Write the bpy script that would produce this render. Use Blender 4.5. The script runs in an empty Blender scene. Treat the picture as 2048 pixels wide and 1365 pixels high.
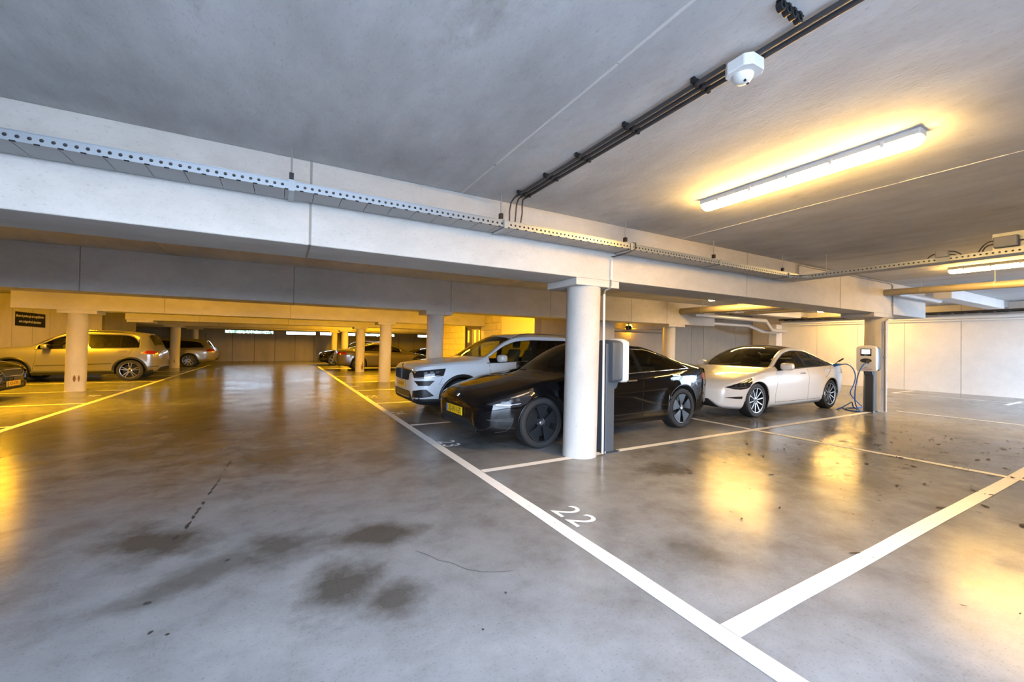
import bpy, bmesh, math, random
import numpy as np
from mathutils import Vector, Matrix
from mathutils.bvhtree import BVHTree
R_ = random.Random(7)
PI = math.pi
S = bpy.context.scene
COL = S.collection

# ------------------------------------------------------------------ camera
F_PX, CX, CY, EYE = 819.0, 1024.0, 682.5, 1.34
def _cam_dir(u, v):
    return Vector(((u-CX)/F_PX, -(v-CY)/F_PX, -1.0)).normalized()
_Y = _cam_dir(563, 685)                      # vanishing point of the drive aisle
_X = _cam_dir(2480, 712); _X = (_X - _Y*_X.dot(_Y)).normalized()
_Z = _X.cross(_Y)
cam_data = bpy.data.cameras.new('camera')
cam = bpy.data.objects.new('camera', cam_data); COL.objects.link(cam)
cam.matrix_world = Matrix.Translation((0, 0, EYE)) @ Matrix((_X, _Y, _Z)).to_4x4()
cam_data.sensor_width = 36.0
cam_data.lens = F_PX/2048.0*36.0
cam_data.clip_start = 0.05; cam_data.clip_end = 400
S.camera = cam
def px_ray(u, v):
    return Matrix((_X, _Y, _Z)) @ Vector(((u-CX)/F_PX, -(v-CY)/F_PX, -1.0))

# ------------------------------------------------------------------ world, exposure
SKY = 23.0
LAMP = 185.0
REAR = 580.0
AMBER = (1.0, 0.47, 0.008, 1)
WARM = (1.0, 0.58, 0.14, 1)
W = bpy.data.worlds.new('sky'); S.world = W; W.use_nodes = True
wn = W.node_tree.nodes; wl = W.node_tree.links
bg = wn['Background']
tc = wn.new('ShaderNodeTexCoord'); sp = wn.new('ShaderNodeSeparateXYZ'); rp = wn.new('ShaderNodeValToRGB')
wl.new(tc.outputs['Generated'], sp.inputs[0]); wl.new(sp.outputs['Z'], rp.inputs[0])
rp.color_ramp.elements[0].color = (0.66, 0.80, 1.0, 1); rp.color_ramp.elements[0].position = 0.0
rp.color_ramp.elements[1].color = (0.52, 0.70, 1.0, 1); rp.color_ramp.elements[1].position = 0.7
wl.new(rp.outputs[0], bg.inputs['Color']); bg.inputs['Strength'].default_value = SKY
vs = S.view_settings
S.display_settings.display_device = 'sRGB'
vs.view_transform = 'Standard'; vs.look = 'None'; vs.exposure = 0.0; vs.gamma = 1.0; vs.use_curve_mapping = False
try:
    cy = S.cycles
    cy.use_denoising = True; cy.max_bounces = 8; cy.diffuse_bounces = 5; cy.glossy_bounces = 4
    cy.transparent_max_bounces = 12; cy.caustics_reflective = False; cy.caustics_refractive = False
    cy.sample_clamp_indirect = 6.0
except Exception:
    pass

# ------------------------------------------------------------------ materials
def new_mat(name):
    m = bpy.data.materials.new(name); m.use_nodes = True
    return m, m.node_tree.nodes, m.node_tree.links, m.node_tree.nodes['Principled BSDF']
def rgb(*c):
    return (c[0], c[1], c[2], 1.0)
def plain(name, c, rough=0.5, metal=0.0, coat=0.0, spec=0.5):
    m, n, l, b = new_mat(name)
    b.inputs['Base Color'].default_value = rgb(*c); b.inputs['Roughness'].default_value = rough
    b.inputs['Metallic'].default_value = metal; b.inputs['Coat Weight'].default_value = coat
    b.inputs['Coat Roughness'].default_value = 0.03
    b.inputs['Specular IOR Level'].default_value = spec
    return m
def ramp(n, pts):
    r = n.new('ShaderNodeValToRGB'); e = r.color_ramp.elements
    while len(e) < len(pts): e.new(0.5)
    for k, (p, c) in enumerate(pts):
        e[k].position = p; e[k].color = rgb(*c)
    return r
def noise(n, l, vec, scale, detail=6, rough=0.6, dist=0.0):
    t = n.new('ShaderNodeTexNoise'); t.inputs['Scale'].default_value = scale
    t.inputs['Detail'].default_value = detail; t.inputs['Roughness'].default_value = rough
    t.inputs['Distortion'].default_value = dist
    l.new(vec, t.inputs['Vector']); return t.outputs['Fac']
def mathn(n, l, op, a, b=None, c=None, clamp=False):
    t = n.new('ShaderNodeMath'); t.operation = op; t.use_clamp = clamp
    for k, x in enumerate((a, b, c)):
        if x is None: continue
        if isinstance(x, (int, float)): t.inputs[k].default_value = x
        else: l.new(x, t.inputs[k])
    return t.outputs[0]
def mixc(n, l, fac, a, b, mode='MIX'):
    t = n.new('ShaderNodeMix'); t.data_type = 'RGBA'; t.blend_type = mode
    if isinstance(fac, (int, float)): t.inputs[0].default_value = fac
    else: l.new(fac, t.inputs[0])
    for k, x in ((6, a), (7, b)):
        if isinstance(x, tuple): t.inputs[k].default_value = x
        else: l.new(x, t.inputs[k])
    return t.outputs[2]
def concrete(name, light, dark, rough=0.8, streak=(1, 1, 1), bump=0.25, patch=0.5, big=0.7, stain=None):
    m, n, l, b = new_mat(name)
    g = n.new('ShaderNodeNewGeometry'); mp = n.new('ShaderNodeMapping'); mp.inputs['Scale'].default_value = streak
    l.new(g.outputs['Position'], mp.inputs['Vector']); v = mp.outputs[0]
    a = noise(n, l, v, big, 8, 0.62, 0.4); c = noise(n, l, v, 5.0, 6, 0.7); d = noise(n, l, v, 60.0, 3, 0.6)
    f = mathn(n, l, 'ADD', mathn(n, l, 'MULTIPLY', a, 0.62), mathn(n, l, 'MULTIPLY', c, 0.38))
    r = ramp(n, [(0.5-patch*0.38, dark), (0.5+patch*0.22, light)]); l.new(f, r.inputs[0])
    sp = ramp(n, [(0.30, (0.72, 0.72, 0.72)), (0.42, (1, 1, 1))]); l.new(d, sp.inputs[0])
    col = mixc(n, l, 0.55, r.outputs[0], sp.outputs[0], 'MULTIPLY')
    if stain:
        q = ramp(n, [(0.60, (0, 0, 0)), (0.72, (1, 1, 1))]); l.new(noise(n, l, v, 2.3, 8, 0.7), q.inputs[0])
        q2 = ramp(n, [(0.42, (0, 0, 0)), (0.62, (1, 1, 1))]); l.new(noise(n, l, v, 0.8, 2, 0.5), q2.inputs[0])
        col = mixc(n, l, mathn(n, l, 'MULTIPLY', mathn(n, l, 'MULTIPLY', q.outputs[0], q2.outputs[0]), 0.75), col, rgb(*stain))
    l.new(col, b.inputs['Base Color']); b.inputs['Roughness'].default_value = rough
    b.inputs['Specular IOR Level'].default_value = 0.3
    bp = n.new('ShaderNodeBump'); bp.inputs['Strength'].default_value = bump; bp.inputs['Distance'].default_value = 0.01
    l.new(mathn(n, l, 'ADD', c, mathn(n, l, 'MULTIPLY', d, 0.5)), bp.inputs['Height']); l.new(bp.outputs[0], b.inputs['Normal'])
    return m

M = {}
M['ceiling'] = concrete('ceiling_concrete', (0.66, 0.66, 0.66), (0.38, 0.37, 0.36), 0.85, (1, 0.45, 1), 0.35, 0.62, 1.1, (0.26, 0.235, 0.20))
M['beam'] = concrete('beam_concrete', (0.62, 0.59, 0.55), (0.44, 0.42, 0.39), 0.85, (0.6, 1, 1), 0.3, 0.55, 0.9, (0.36, 0.33, 0.29))
M['column'] = concrete('column_concrete', (0.58, 0.55, 0.51), (0.43, 0.41, 0.38), 0.85, (1, 1, 0.5), 0.25, 0.6, 1.5)
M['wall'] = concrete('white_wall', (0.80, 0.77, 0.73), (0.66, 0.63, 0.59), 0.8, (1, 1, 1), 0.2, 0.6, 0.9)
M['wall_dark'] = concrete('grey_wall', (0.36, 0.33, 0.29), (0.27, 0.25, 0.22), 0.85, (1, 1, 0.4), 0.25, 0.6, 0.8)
M['wall_amber'] = concrete('bare_wall', (0.52, 0.48, 0.40), (0.36, 0.33, 0.27), 0.85, (1, 1, 0.3), 0.25, 0.6, 0.8)
M['brick'] = concrete('brick_face', (0.66, 0.60, 0.48), (0.52, 0.47, 0.37), 0.85, (1, 1, 1), 0.3, 0.6, 3)
M['mortar'] = plain('mortar', (0.22, 0.20, 0.17), 0.9)
M['pave'] = plain('pavement_outside', (0.21, 0.21, 0.21), 0.9)
M['black_metal'] = plain('black_metal', (0.02, 0.02, 0.022), 0.45, 0.3)
M['cable'] = plain('grey_cable', (0.055, 0.05, 0.05), 0.5)
M['galv'] = plain('galvanised_steel', (0.36, 0.39, 0.42), 0.42, 0.7)
M['galv_dull'] = plain('galvanised_tray_base', (0.33, 0.34, 0.35), 0.5, 0.55)
M['white_plastic'] = plain('white_plastic', (0.82, 0.81, 0.78), 0.35)
M['pvc'] = plain('grey_pipe', (0.23, 0.205, 0.17), 0.3)
M['silver'] = plain('silver_pipe', (0.62, 0.63, 0.66), 0.3, 0.35)
M['box_grey'] = plain('junction_box_grey', (0.30, 0.30, 0.285), 0.5)
M['anthracite'] = plain('anthracite_steel', (0.085, 0.10, 0.12), 0.4, 0.2)
M['dark_plastic'] = plain('dark_plastic', (0.03, 0.032, 0.035), 0.35)
M['blue_cable'] = plain('blue_cable', (0.006, 0.085, 0.32), 0.45)
M['rubber'] = plain('tyre_rubber', (0.012, 0.012, 0.013), 0.65)
M['alloy'] = plain('alloy_silver', (0.36, 0.365, 0.37), 0.3, 0.85)
M['alloy_dark'] = plain('alloy_dark', (0.022, 0.024, 0.028), 0.3, 0.4)
M['well'] = plain('wheel_well', (0.008, 0.008, 0.008), 0.9)
M['trimblack'] = plain('trim_black', (0.012, 0.012, 0.013), 0.4)
M['gloss'] = plain('gloss_black', (0.006, 0.006, 0.007), 0.05, 0, 0.5)
M['chrome'] = plain('chrome', (0.75, 0.75, 0.76), 0.12, 1.0)
M['lens'] = plain('lamp_lens', (0.02, 0.02, 0.024), 0.04, 0, 0, 0.35)
M['lensbright'] = plain('lamp_reflector', (0.34, 0.35, 0.38), 0.2, 0.7)
M['redlens'] = plain('red_lens', (0.28, 0.008, 0.012), 0.08, 0, 1.0)
M['seat'] = plain('seat_cloth', (0.035, 0.034, 0.033), 0.75)
M['seat_grey'] = plain('seat_grey', (0.16, 0.155, 0.15), 0.75)
M['cabin'] = plain('cabin_black', (0.012, 0.012, 0.012), 0.8)
M['plate'] = plain('plate_yellow', (0.86, 0.55, 0.01), 0.4)
M['plate_blue'] = plain('plate_blue', (0.01, 0.09, 0.5), 0.4)
M['plate_ink'] = plain('plate_ink', (0.01, 0.01, 0.01), 0.5)
M['sign_black'] = plain('sign_black', (0.008, 0.008, 0.008), 0.7, 0, 0, 0.2)
M['sign_text'] = plain('sign_lettering', (0.75, 0.70, 0.55), 0.5)
M['hedge'] = plain('hedge_green', (0.10, 0.18, 0.06), 0.8)
M['rust'] = plain('rusty_scrape', (0.16, 0.10, 0.05), 0.9)
M['leaf'] = plain('dirt_brown', (0.045, 0.032, 0.02), 0.9)
M['tar'] = plain('dark_spot', (0.035, 0.033, 0.032), 0.6)
M['red'] = plain('red_print', (0.45, 0.03, 0.03), 0.5)
M['door_dark'] = plain('door_dark', (0.05, 0.045, 0.04), 0.5)
M['door_grey'] = plain('door_grey', (0.25, 0.24, 0.22), 0.5)
def emit(name, c, s):
    m, n, l, b = new_mat(name)
    b.inputs['Base Color'].default_value = (0.8, 0.8, 0.8, 1)
    b.inputs['Emission Color'].default_value = c; b.inputs['Emission Strength'].default_value = s
    return m
M['lamp_warm'] = emit('lamp_diffuser_warm', WARM, LAMP)
M['lamp_amber'] = emit('lamp_diffuser_amber', AMBER, REAR)
M['screen'] = emit('screen_lit', (0.75, 0.88, 1.0, 1), 1.6)
def paint(name, c, rough=0.25, metal=0.0):
    return plain(name, c, rough, metal, 1.0)
M['paint_black'] = plain('paint_black', (0.003, 0.003, 0.004), 0.03, 0, 0, 0.45)
M['paint_pearl'] = paint('paint_pearl_white', (0.78, 0.76, 0.73), 0.3)
M['paint_white'] = paint('paint_white', (0.66, 0.70, 0.75), 0.3)
M['paint_beige'] = paint('paint_silver_beige', (0.21, 0.20, 0.175), 0.3, 0.45)
M['paint_champagne'] = paint('paint_champagne', (0.24, 0.21, 0.15), 0.3, 0.5)
M['paint_brown'] = paint('paint_grey_brown', (0.13, 0.11, 0.09), 0.28, 0.5)
def glass(name, tint, base):
    m = bpy.data.materials.new(name); m.use_nodes = True; n = m.node_tree.nodes; l = m.node_tree.links
    n.clear(); o = n.new('ShaderNodeOutputMaterial'); mx = n.new('ShaderNodeMixShader')
    t = n.new('ShaderNodeBsdfTransparent'); t.inputs[0].default_value = rgb(*tint)
    g = n.new('ShaderNodeBsdfGlossy'); g.inputs[0].default_value = (1, 1, 1, 1); g.inputs[1].default_value = 0.015
    f = n.new('ShaderNodeFresnel'); f.inputs[0].default_value = base
    l.new(f.outputs[0], mx.inputs[0]); l.new(t.outputs[0], mx.inputs[1]); l.new(g.outputs[0], mx.inputs[2]); l.new(mx.outputs[0], o.inputs[0])
    return m
M['glass'] = glass('car_glass', (0.52, 0.56, 0.45), 1.5)
M['glass_dark'] = glass('car_glass_tinted', (0.12, 0.13, 0.10), 1.5)
M['pane'] = glass('clear_pane', (0.93, 0.95, 0.95), 1.45)

def ramp_out(n, l, x, p0, p1, v0, v1):
    t = n.new('ShaderNodeMapRange'); t.inputs[1].default_value = p0; t.inputs[2].default_value = p1; t.inputs[3].default_value = v0; t.inputs[4].default_value = v1
    l.new(x, t.inputs[0]); return t.outputs[0]
def floor_material():
    m, n, l, b = new_mat('sealed_concrete_floor')
    g = n.new('ShaderNodeNewGeometry'); P = g.outputs['Position']
    sx = n.new('ShaderNodeSeparateXYZ'); l.new(P, sx.inputs[0])
    a = noise(n, l, P, 0.55, 9, 0.62, 0.8); c = noise(n, l, P, 3.0, 8, 0.68); d = noise(n, l, P, 70.0, 4, 0.7)
    base = ramp(n, [(0.33, (0.125, 0.12, 0.115)), (0.5, (0.20, 0.203, 0.206)), (0.66, (0.255, 0.26, 0.265))])
    l.new(mathn(n, l, 'ADD', mathn(n, l, 'MULTIPLY', a, 0.5), mathn(n, l, 'MULTIPLY', c, 0.5)), base.inputs[0])
    # damp, dark stains lying on the floor: (x, y, half length x, half length y, angle, depth)
    wob = mathn(n, l, 'MULTIPLY', mathn(n, l, 'SUBTRACT', noise(n, l, P, 2.6, 9, 0.66), 0.5), 2.6)
    blots = [(-0.72, 3.55, 0.26, 0.42, 0.7, .85), (0.05, 3.05, 0.28, 0.22, 0.3, .75), (0.62, 2.98, 0.34, 0.17, -0.2, .85),
             (0.30, 2.42, 0.20, 0.30, 0.0, .85), (0.52, 2.18, 0.20, 0.15, 0, .8), (-0.35, 2.95, 0.4, 0.16, 0.5, .6), (0.0, 5.6, 0.5, 0.75, 0.1, .8), (1.0, 5.0, 0.30, 0.45, 0.2, .5),
             (3.75, 3.1, 0.36, 0.28, 0.2, .8), (2.35, 1.75, 0.26, 0.22, 0.3, .5), (6.0, 2.6, 0.5, 0.3, 0.2, .5),
             (-0.6, 8.8, 1.9, 3.3, 0.0, .9), (-0.5, 14.5, 1.9, 4.5, 0, .7), (9.6, 2.9, 0.9, 0.5, 0.1, .75), (-1.0, 7.0, 0.7, 0.6, 0, .6), (2.6, 5.2, 0.5, 0.55, 0, .55), (0.9, 8.2, 0.6, 0.8, 0, .5), (5.2, 2.0, 0.7, 0.35, 0.1, .5), (5.6, 2.8, 1.9, 0.9, 0, .62), (8.6, 2.5, 2.2, 1.3, 0, .7), (6.0, 0.6, 1.6, 0.8, 0, .45), (14.5, 3.8, 1.8, .5, 0, .6), (-3.2, 8.5, 1.2, 2.2, 0, .7)]
    tot = None
    for (x, y, rx, ry, an, dep) in blots:
        dx = mathn(n, l, 'SUBTRACT', sx.outputs[0], x); dy = mathn(n, l, 'SUBTRACT', sx.outputs[1], y)
        ca, sa = math.cos(an), math.sin(an)
        u = mathn(n, l, 'ADD', mathn(n, l, 'MULTIPLY', dx, ca/rx), mathn(n, l, 'MULTIPLY', dy, sa/rx))
        v = mathn(n, l, 'ADD', mathn(n, l, 'MULTIPLY', dx, -sa/ry), mathn(n, l, 'MULTIPLY', dy, ca/ry))
        r2 = mathn(n, l, 'SQRT', mathn(n, l, 'ADD', mathn(n, l, 'MULTIPLY', u, u), mathn(n, l, 'MULTIPLY', v, v)))
        e = mathn(n, l, 'MULTIPLY', mathn(n, l, 'MULTIPLY', mathn(n, l, 'SUBTRACT', 1.3, mathn(n, l, 'ADD', r2, wob)), 1.1, clamp=True), dep)
        tot = e if tot is None else mathn(n, l, 'MAXIMUM', tot, e)
    col = mixc(n, l, tot, base.outputs[0], (0.05, 0.043, 0.033, 1))
    spk = ramp(n, [(0.30, (0.55, 0.55, 0.55)), (0.44, (1, 1, 1)), (0.70, (1, 1, 1)), (0.8, (1.15, 1.15, 1.15))]); l.new(d, spk.inputs[0])
    col = mixc(n, l, 0.75, col, spk.outputs[0], 'MULTIPLY')
    l.new(col, b.inputs['Base Color'])
    rr = ramp(n, [(0.30, (0.17, 0.17, 0.17)), (0.72, (0.266, 0.266, 0.266))])
    l.new(a, rr.inputs[0])
    l.new(rr.outputs[0], b.inputs['Roughness'])
    l.new(ramp_out(n, l, noise(n, l, P, 1.9, 8, 0.68), 0.36, 0.62, 0.08, 0.42), b.inputs['Specular IOR Level'])
    bp = n.new('ShaderNodeBump'); bp.inputs['Strength'].default_value = 0.12; bp.inputs['Distance'].default_value = 0.01
    l.new(mathn(n, l, 'ADD', mathn(n, l, 'MULTIPLY', c, 1.5), mathn(n, l, 'MULTIPLY', d, 0.25)), bp.inputs['Height']); l.new(bp.outputs[0], b.inputs['Normal'])
    return m
M['floor'] = floor_material()
def line_material():
    m, n, l, b = new_mat('road_paint_white')
    g = n.new('ShaderNodeNewGeometry'); P = g.outputs['Position']
    c = noise(n, l, P, 14.0, 8, 0.75)
    r = ramp(n, [(0.30, (0.42, 0.41, 0.40)), (0.40, (0.80, 0.80, 0.79)), (0.7, (0.86, 0.86, 0.85))]); l.new(c, r.inputs[0])
    l.new(r.outputs[0], b.inputs['Base Color']); b.inputs['Roughness'].default_value = 0.45
    return m
M['line'] = line_material()

# ------------------------------------------------------------------ mesh helpers
OFF = {}                                     # where each thing's Empty stands
class MB:
    def __init__(s): s.v = []; s.f = []; s.mi = []
    def add(s, vs, fs, mi=0):
        o = len(s.v); s.v += [tuple(p) for p in vs]
        for f in fs: s.f.append(tuple(i+o for i in f)); s.mi.append(mi)
    def box(s, x0, x1, y0, y1, z0, z1, mi=0):
        s.add([(x0,y0,z0),(x1,y0,z0),(x1,y1,z0),(x0,y1,z0),(x0,y0,z1),(x1,y0,z1),(x1,y1,z1),(x0,y1,z1)],
              [(0,3,2,1),(4,5,6,7),(0,1,5,4),(1,2,6,5),(2,3,7,6),(3,0,4,7)], mi); return s
    def tube(s, pts, r, n=8, mi=0, caps=True):
        pts = [Vector(p) for p in pts]; rings = []; prev = None
        for i, p in enumerate(pts):
            t = (pts[min(i+1, len(pts)-1)] - pts[max(i-1, 0)]).normalized()
            if prev is None:
                a = Vector((0, 0, 1)) if abs(t.z) < 0.9 else Vector((1, 0, 0)); u = t.cross(a).normalized()
            else:
                u = (prev - t*prev.dot(t)).normalized()
            prev = u; w = t.cross(u); rr = r[i] if isinstance(r, (list, tuple)) else r
            rings.append([p + u*(rr*math.cos(2*PI*k/n)) + w*(rr*math.sin(2*PI*k/n)) for k in range(n)])
        vs = [q for g in rings for q in g]; fs = []
        for i in range(len(pts)-1):
            for k in range(n):
                fs.append((i*n+k, i*n+(k+1) % n, (i+1)*n+(k+1) % n, (i+1)*n+k))
        if caps: fs.append(tuple(range(n-1, -1, -1))); fs.append(tuple((len(pts)-1)*n+k for k in range(n)))
        s.add(vs, fs, mi); return s
    def lathe(s, prof, n=32, axis='z', c=(0, 0, 0), mi=0, closed=False):
        vs = []; fs = []
        for (r, h) in prof:
            for k in range(n):
                a = 2*PI*k/n; x, y = r*math.cos(a), r*math.sin(a)
                p = (x, y, h) if axis == 'z' else ((x, h, y) if axis == 'y' else (h, x, y))
                vs.append((p[0]+c[0], p[1]+c[1], p[2]+c[2]))
        m_ = len(prof)
        for i in range(m_ if closed else m_-1):
            j = (i+1) % m_
            for k in range(n): fs.append((i*n+k, i*n+(k+1) % n, j*n+(k+1) % n, j*n+k))
        s.add(vs, fs, mi); return s
    def prism(s, poly, h0, h1, axis='y', mi=0):
        n = len(poly); mk = {'y': lambda a, b, h: (a, h, b), 'x': lambda a, b, h: (h, a, b), 'z': lambda a, b, h: (a, b, h)}[axis]
        s.add([mk(a, b, h0) for a, b in poly] + [mk(a, b, h1) for a, b in poly],
              [tuple(range(n)), tuple(range(2*n-1, n-1, -1))] + [(i, i+n, (i+1) % n+n, (i+1) % n) for i in range(n)], mi); return s
    def sphere(s, c, r, nu=16, nv=10, sc=(1, 1, 1), mi=0):
        vs = []; fs = []
        for j in range(nv+1):
            t = PI*j/nv
            for i in range(nu):
                a = 2*PI*i/nu
                vs.append((c[0]+r*sc[0]*math.sin(t)*math.cos(a), c[1]+r*sc[1]*math.sin(t)*math.sin(a), c[2]+r*sc[2]*math.cos(t)))
        for j in range(nv):
            for i in range(nu): fs.append((j*nu+i, (j+1)*nu+i, (j+1)*nu+(i+1) % nu, j*nu+(i+1) % nu))
        s.add(vs, fs, mi); return s
    def superball(s, c, r, nu=20, nv=12, e=.62):
        sp_ = lambda t: math.copysign(abs(t)**e, t)
        vs = []; fs = []
        for j in range(nv+1):
            t = PI*j/nv-PI/2
            for i in range(nu):
                a = 2*PI*i/nu
                vs.append((c[0]+r[0]*sp_(math.cos(t))*sp_(math.cos(a)), c[1]+r[1]*sp_(math.cos(t))*sp_(math.sin(a)), c[2]+r[2]*sp_(math.sin(t))))
        for j in range(nv):
            for i in range(nu): fs.append((j*nu+i, (j+1)*nu+i, (j+1)*nu+(i+1) % nu, j*nu+(i+1) % nu))
        s.add(vs, fs); return s
    def build(s, name, mats, parent=None, off=None, smooth=None, bevel=None, fix=True):
        if not isinstance(mats, (list, tuple)): mats = [mats]
        if off is None and parent is not None: off = OFF.get(parent.name, (0, 0, 0))
        off = Vector(off or (0, 0, 0))
        me = bpy.data.meshes.new(name)
        me.from_pydata([tuple(Vector(p)-off) for p in s.v], [], s.f)
        for m in mats: me.materials.append(m)
        me.polygons.foreach_set('material_index', s.mi)
        bm = bmesh.new(); bm.from_mesh(me)
        if fix:
            bmesh.ops.remove_doubles(bm, verts=bm.verts, dist=1e-5)
            bmesh.ops.recalc_face_normals(bm, faces=bm.faces)
        if bevel:
            bmesh.ops.bevel(bm, geom=[e for e in bm.edges if e.is_manifold and e.calc_face_angle(0) > 0.5], offset=bevel[0], segments=bevel[1], profile=0.5, affect='EDGES', clamp_overlap=True)
        bm.to_mesh(me); bm.free()
        if smooth is not None:
            me.polygons.foreach_set('use_smooth', [True]*len(me.polygons)); me.set_sharp_from_angle(angle=math.radians(smooth))
        o = bpy.data.objects.new(name, me); COL.objects.link(o)
        if parent is not None: o.parent = parent
        return o
def tag(o, label=None, cat=None, group=None, kind=None):
    if label: o['label'] = label
    if cat: o['category'] = cat
    if group: o['group'] = group
    if kind: o['kind'] = kind
    return o
def thing(name, label, cat, loc=(0, 0, 0), group=None, rz=0.0):
    o = bpy.data.objects.new(name, None); COL.objects.link(o); o.empty_display_size = 0.2
    o.location = loc; o.rotation_euler = (0, 0, rz); OFF[o.name] = tuple(loc)
    return tag(o, label, cat, group)
def structure(name, mb, mats, **k):
    o = mb.build(name, mats, **k); o['kind'] = 'structure'; return o
def copy_tree(o, parent=None):
    c = o.copy(); COL.objects.link(c)
    if parent is not None: c.parent = parent
    for ch in list(o.children): copy_tree(ch, c)
    return c
def text_mesh(name, txt, size, mat, parent, mtx, extrude=0.0005, shear=0.0, align='CENTER', spacing=1.0, width=None):
    cu = bpy.data.curves.new(name, 'FONT'); cu.body = txt; cu.size = size; cu.align_x = align; cu.align_y = 'CENTER'
    cu.extrude = extrude; cu.shear = shear; cu.space_character = spacing; cu.resolution_u = 3
    t = bpy.data.objects.new(name, cu); COL.objects.link(t)
    dg = bpy.context.evaluated_depsgraph_get(); dg.update()
    me = bpy.data.meshes.new_from_object(t.evaluated_get(dg)); bpy.data.objects.remove(t)
    if width:
        xs = [v.co.x for v in me.vertices]; k = width/(max(xs)-min(xs))
        for v in me.vertices: v.co.x *= k
    me.transform(mtx); me.materials.clear(); me.materials.append(mat)
    o = bpy.data.objects.new(name, me); COL.objects.link(o)
    if parent is not None: o.parent = parent
    return o
def pch(pts):
    x = np.array([p[0] for p in pts], float); y = np.array([p[1] for p in pts], float)
    h = np.diff(x); d = np.diff(y)/h; n = len(x); m = np.zeros(n)
    if n > 2:
        for i in range(1, n-1):
            if d[i-1]*d[i] > 0:
                w1 = 2*h[i]+h[i-1]; w2 = h[i]+2*h[i-1]; m[i] = (w1+w2)/(w1/d[i-1]+w2/d[i])
    m[0] = d[0]; m[-1] = d[-1]
    def f(t):
        t = min(max(t, x[0]), x[-1]); i = int(min(max(np.searchsorted(x, t)-1, 0), n-2))
        s_ = (t-x[i])/h[i]
        return float((2*s_**3-3*s_**2+1)*y[i] + (s_**3-2*s_**2+s_)*h[i]*m[i] + (-2*s_**3+3*s_**2)*y[i+1] + (s_**3-s_**2)*h[i]*m[i+1])
    return f

# ================================================================== the room
CEIL = 2.85
COLY = [4.0, 9.45, 14.8, 20.2, 25.6, 31.0]
XR = 18.9                       # right wall
YB = 33.6                       # far wall
YO = -1.0                       # open side behind the camera
# ---- floor, lines
fl = structure('floor', MB().box(-16, 24, YO-0.3, 36, -0.3, 0), M['floor'])
ground = structure('ground_outside', MB().box(-60, 70, -60, YO-0.3, -0.35, -0.03), M['pave'])
structure('ground_beyond', MB().box(-60, 70, 36, 90, -0.35, 1.85), M['pave'])
def line(x0, x1, y0, y1, z=0.003):
    # a painted stripe with slightly uneven edges
    mb = MB(); L = max(x1-x0, y1-y0); n = max(2, int(L/0.5)); horiz = (x1-x0) > (y1-y0); vs = []; fs = []
    for i in range(n+1):
        t = i/n; j0 = R_.uniform(-.004, .004); j1 = R_.uniform(-.004, .004)
        if horiz: x = x0+(x1-x0)*t; vs += [(x, y0+j0, z), (x, y1+j1, z)]
        else: y = y0+(y1-y0)*t; vs += [(x0+j0, y, z), (x1+j1, y, z)]
    for i in range(n): fs.append((2*i, 2*i+1, 2*i+3, 2*i+2))
    mb.add(vs, fs); return mb.build('painted_line', M['line'], fl)
LX = 1.82; ST0 = 1.187; SW = 2.757; BX = 6.82
line(LX-0.055, LX+0.055, -1.2, 25.4)                           # aisle line, right side
stall = [ST0+SW*k for k in range(0, 10)]
for k, y in enumerate(stall):
    if y < 25: line(LX+0.057, BX-0.052, y-0.05, y+0.05, 0.003)
line(BX-0.05, BX+0.05, -1.2, 10.8, 0.0032)                     # back line between the two rows
for k in (0, 1, 2, 3):
    line(BX+0.052, 11.85, stall[k]-0.05, stall[k]+0.05, 0.003)
line(11.9, 12.0, -1.2, 3.75, 0.003)
line(16.9, 18.6, 5.35, 5.45, 0.003); line(16.85, 16.95, -0.9, 5.34, 0.003)
line(16.0, 17.6, 2.86, 2.96, 0.0031)
line(-3.56, -3.45, 2.0, 28.8)                                  # aisle line, left side
for k in range(0, 7):
    y = 11.87+SW*(k-1)
    line(-8.4, -3.562, y-0.05, y+0.05, 0.003)
def number(txt, x, y, size):
    mt = Matrix.Translation((x, y, 0.004)) @ Matrix.Rotation(-PI/2, 4, 'Z')
    text_mesh('bay_number', txt, size, M['line'], fl, mt, 0.0003, 0.0, spacing=1.15)
number('22', 2.03, 2.58, 0.34); number('23', 1.99, 5.25, 0.34); number('24', 1.99, 8.0, 0.34); number('25', 1.99, 10.75, 0.34); number('26', 2.0, 13.5, 0.34)
mt = Matrix.Translation((-3.85, 13.4, 0.004)) @ Matrix.Rotation(PI/2, 4, 'Z')
text_mesh('bay_number', '47', 0.34, M['line'], fl, mt, 0.0003)
# dark dots of an old joint, oil spots, dirt
def blob(x, y, rx, ry, an, mat='tar', z=0.002, n=9):
    vs = [(x, y, z)]; 
    for k in range(n):
        a = 2*PI*k/n; q = R_.uniform(.7, 1.15); u, v = rx*math.cos(a)*q, ry*math.sin(a)*q
        vs.append((x+u*math.cos(an)-v*math.sin(an), y+u*math.sin(an)+v*math.cos(an), z))
    return vs, [(0, 1+k, 1+(k+1) % n) for k in range(n)]
for (x, y) in [(-.475, 5.50), (-.482, 5.35), (-.49, 5.2), (-.503, 4.82), (-.512, 4.66), (-.52, 4.58), (-.527, 4.46), (-.54, 4.2), (-.548, 4.08), (-.553, 3.99), (-.56, 3.9), (-.565, 3.78), (-.57, 3.72), (-.60, 3.55)]:
    mb = MB(); mb.add(*blob(x, y, .012, .042, R_.uniform(-.3, .3))); mb.build('joint_spot', M['tar'], fl)
for (x, y, r) in [(-.571, 2.73, .022), (-.264, 3.04, .018), (-.27, 2.98, .008), (-.50, 2.45, .014), (-.43, 2.40, .012), (-.02, 3.75, .014), (1.08, 1.95, .01), (0.85, 1.75, .008)]:
    mb = MB(); mb.add(*blob(x, y, r, r*.7, R_.uniform(0, 3))); mb.build('oil_spot', M['tar'], fl)
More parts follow.
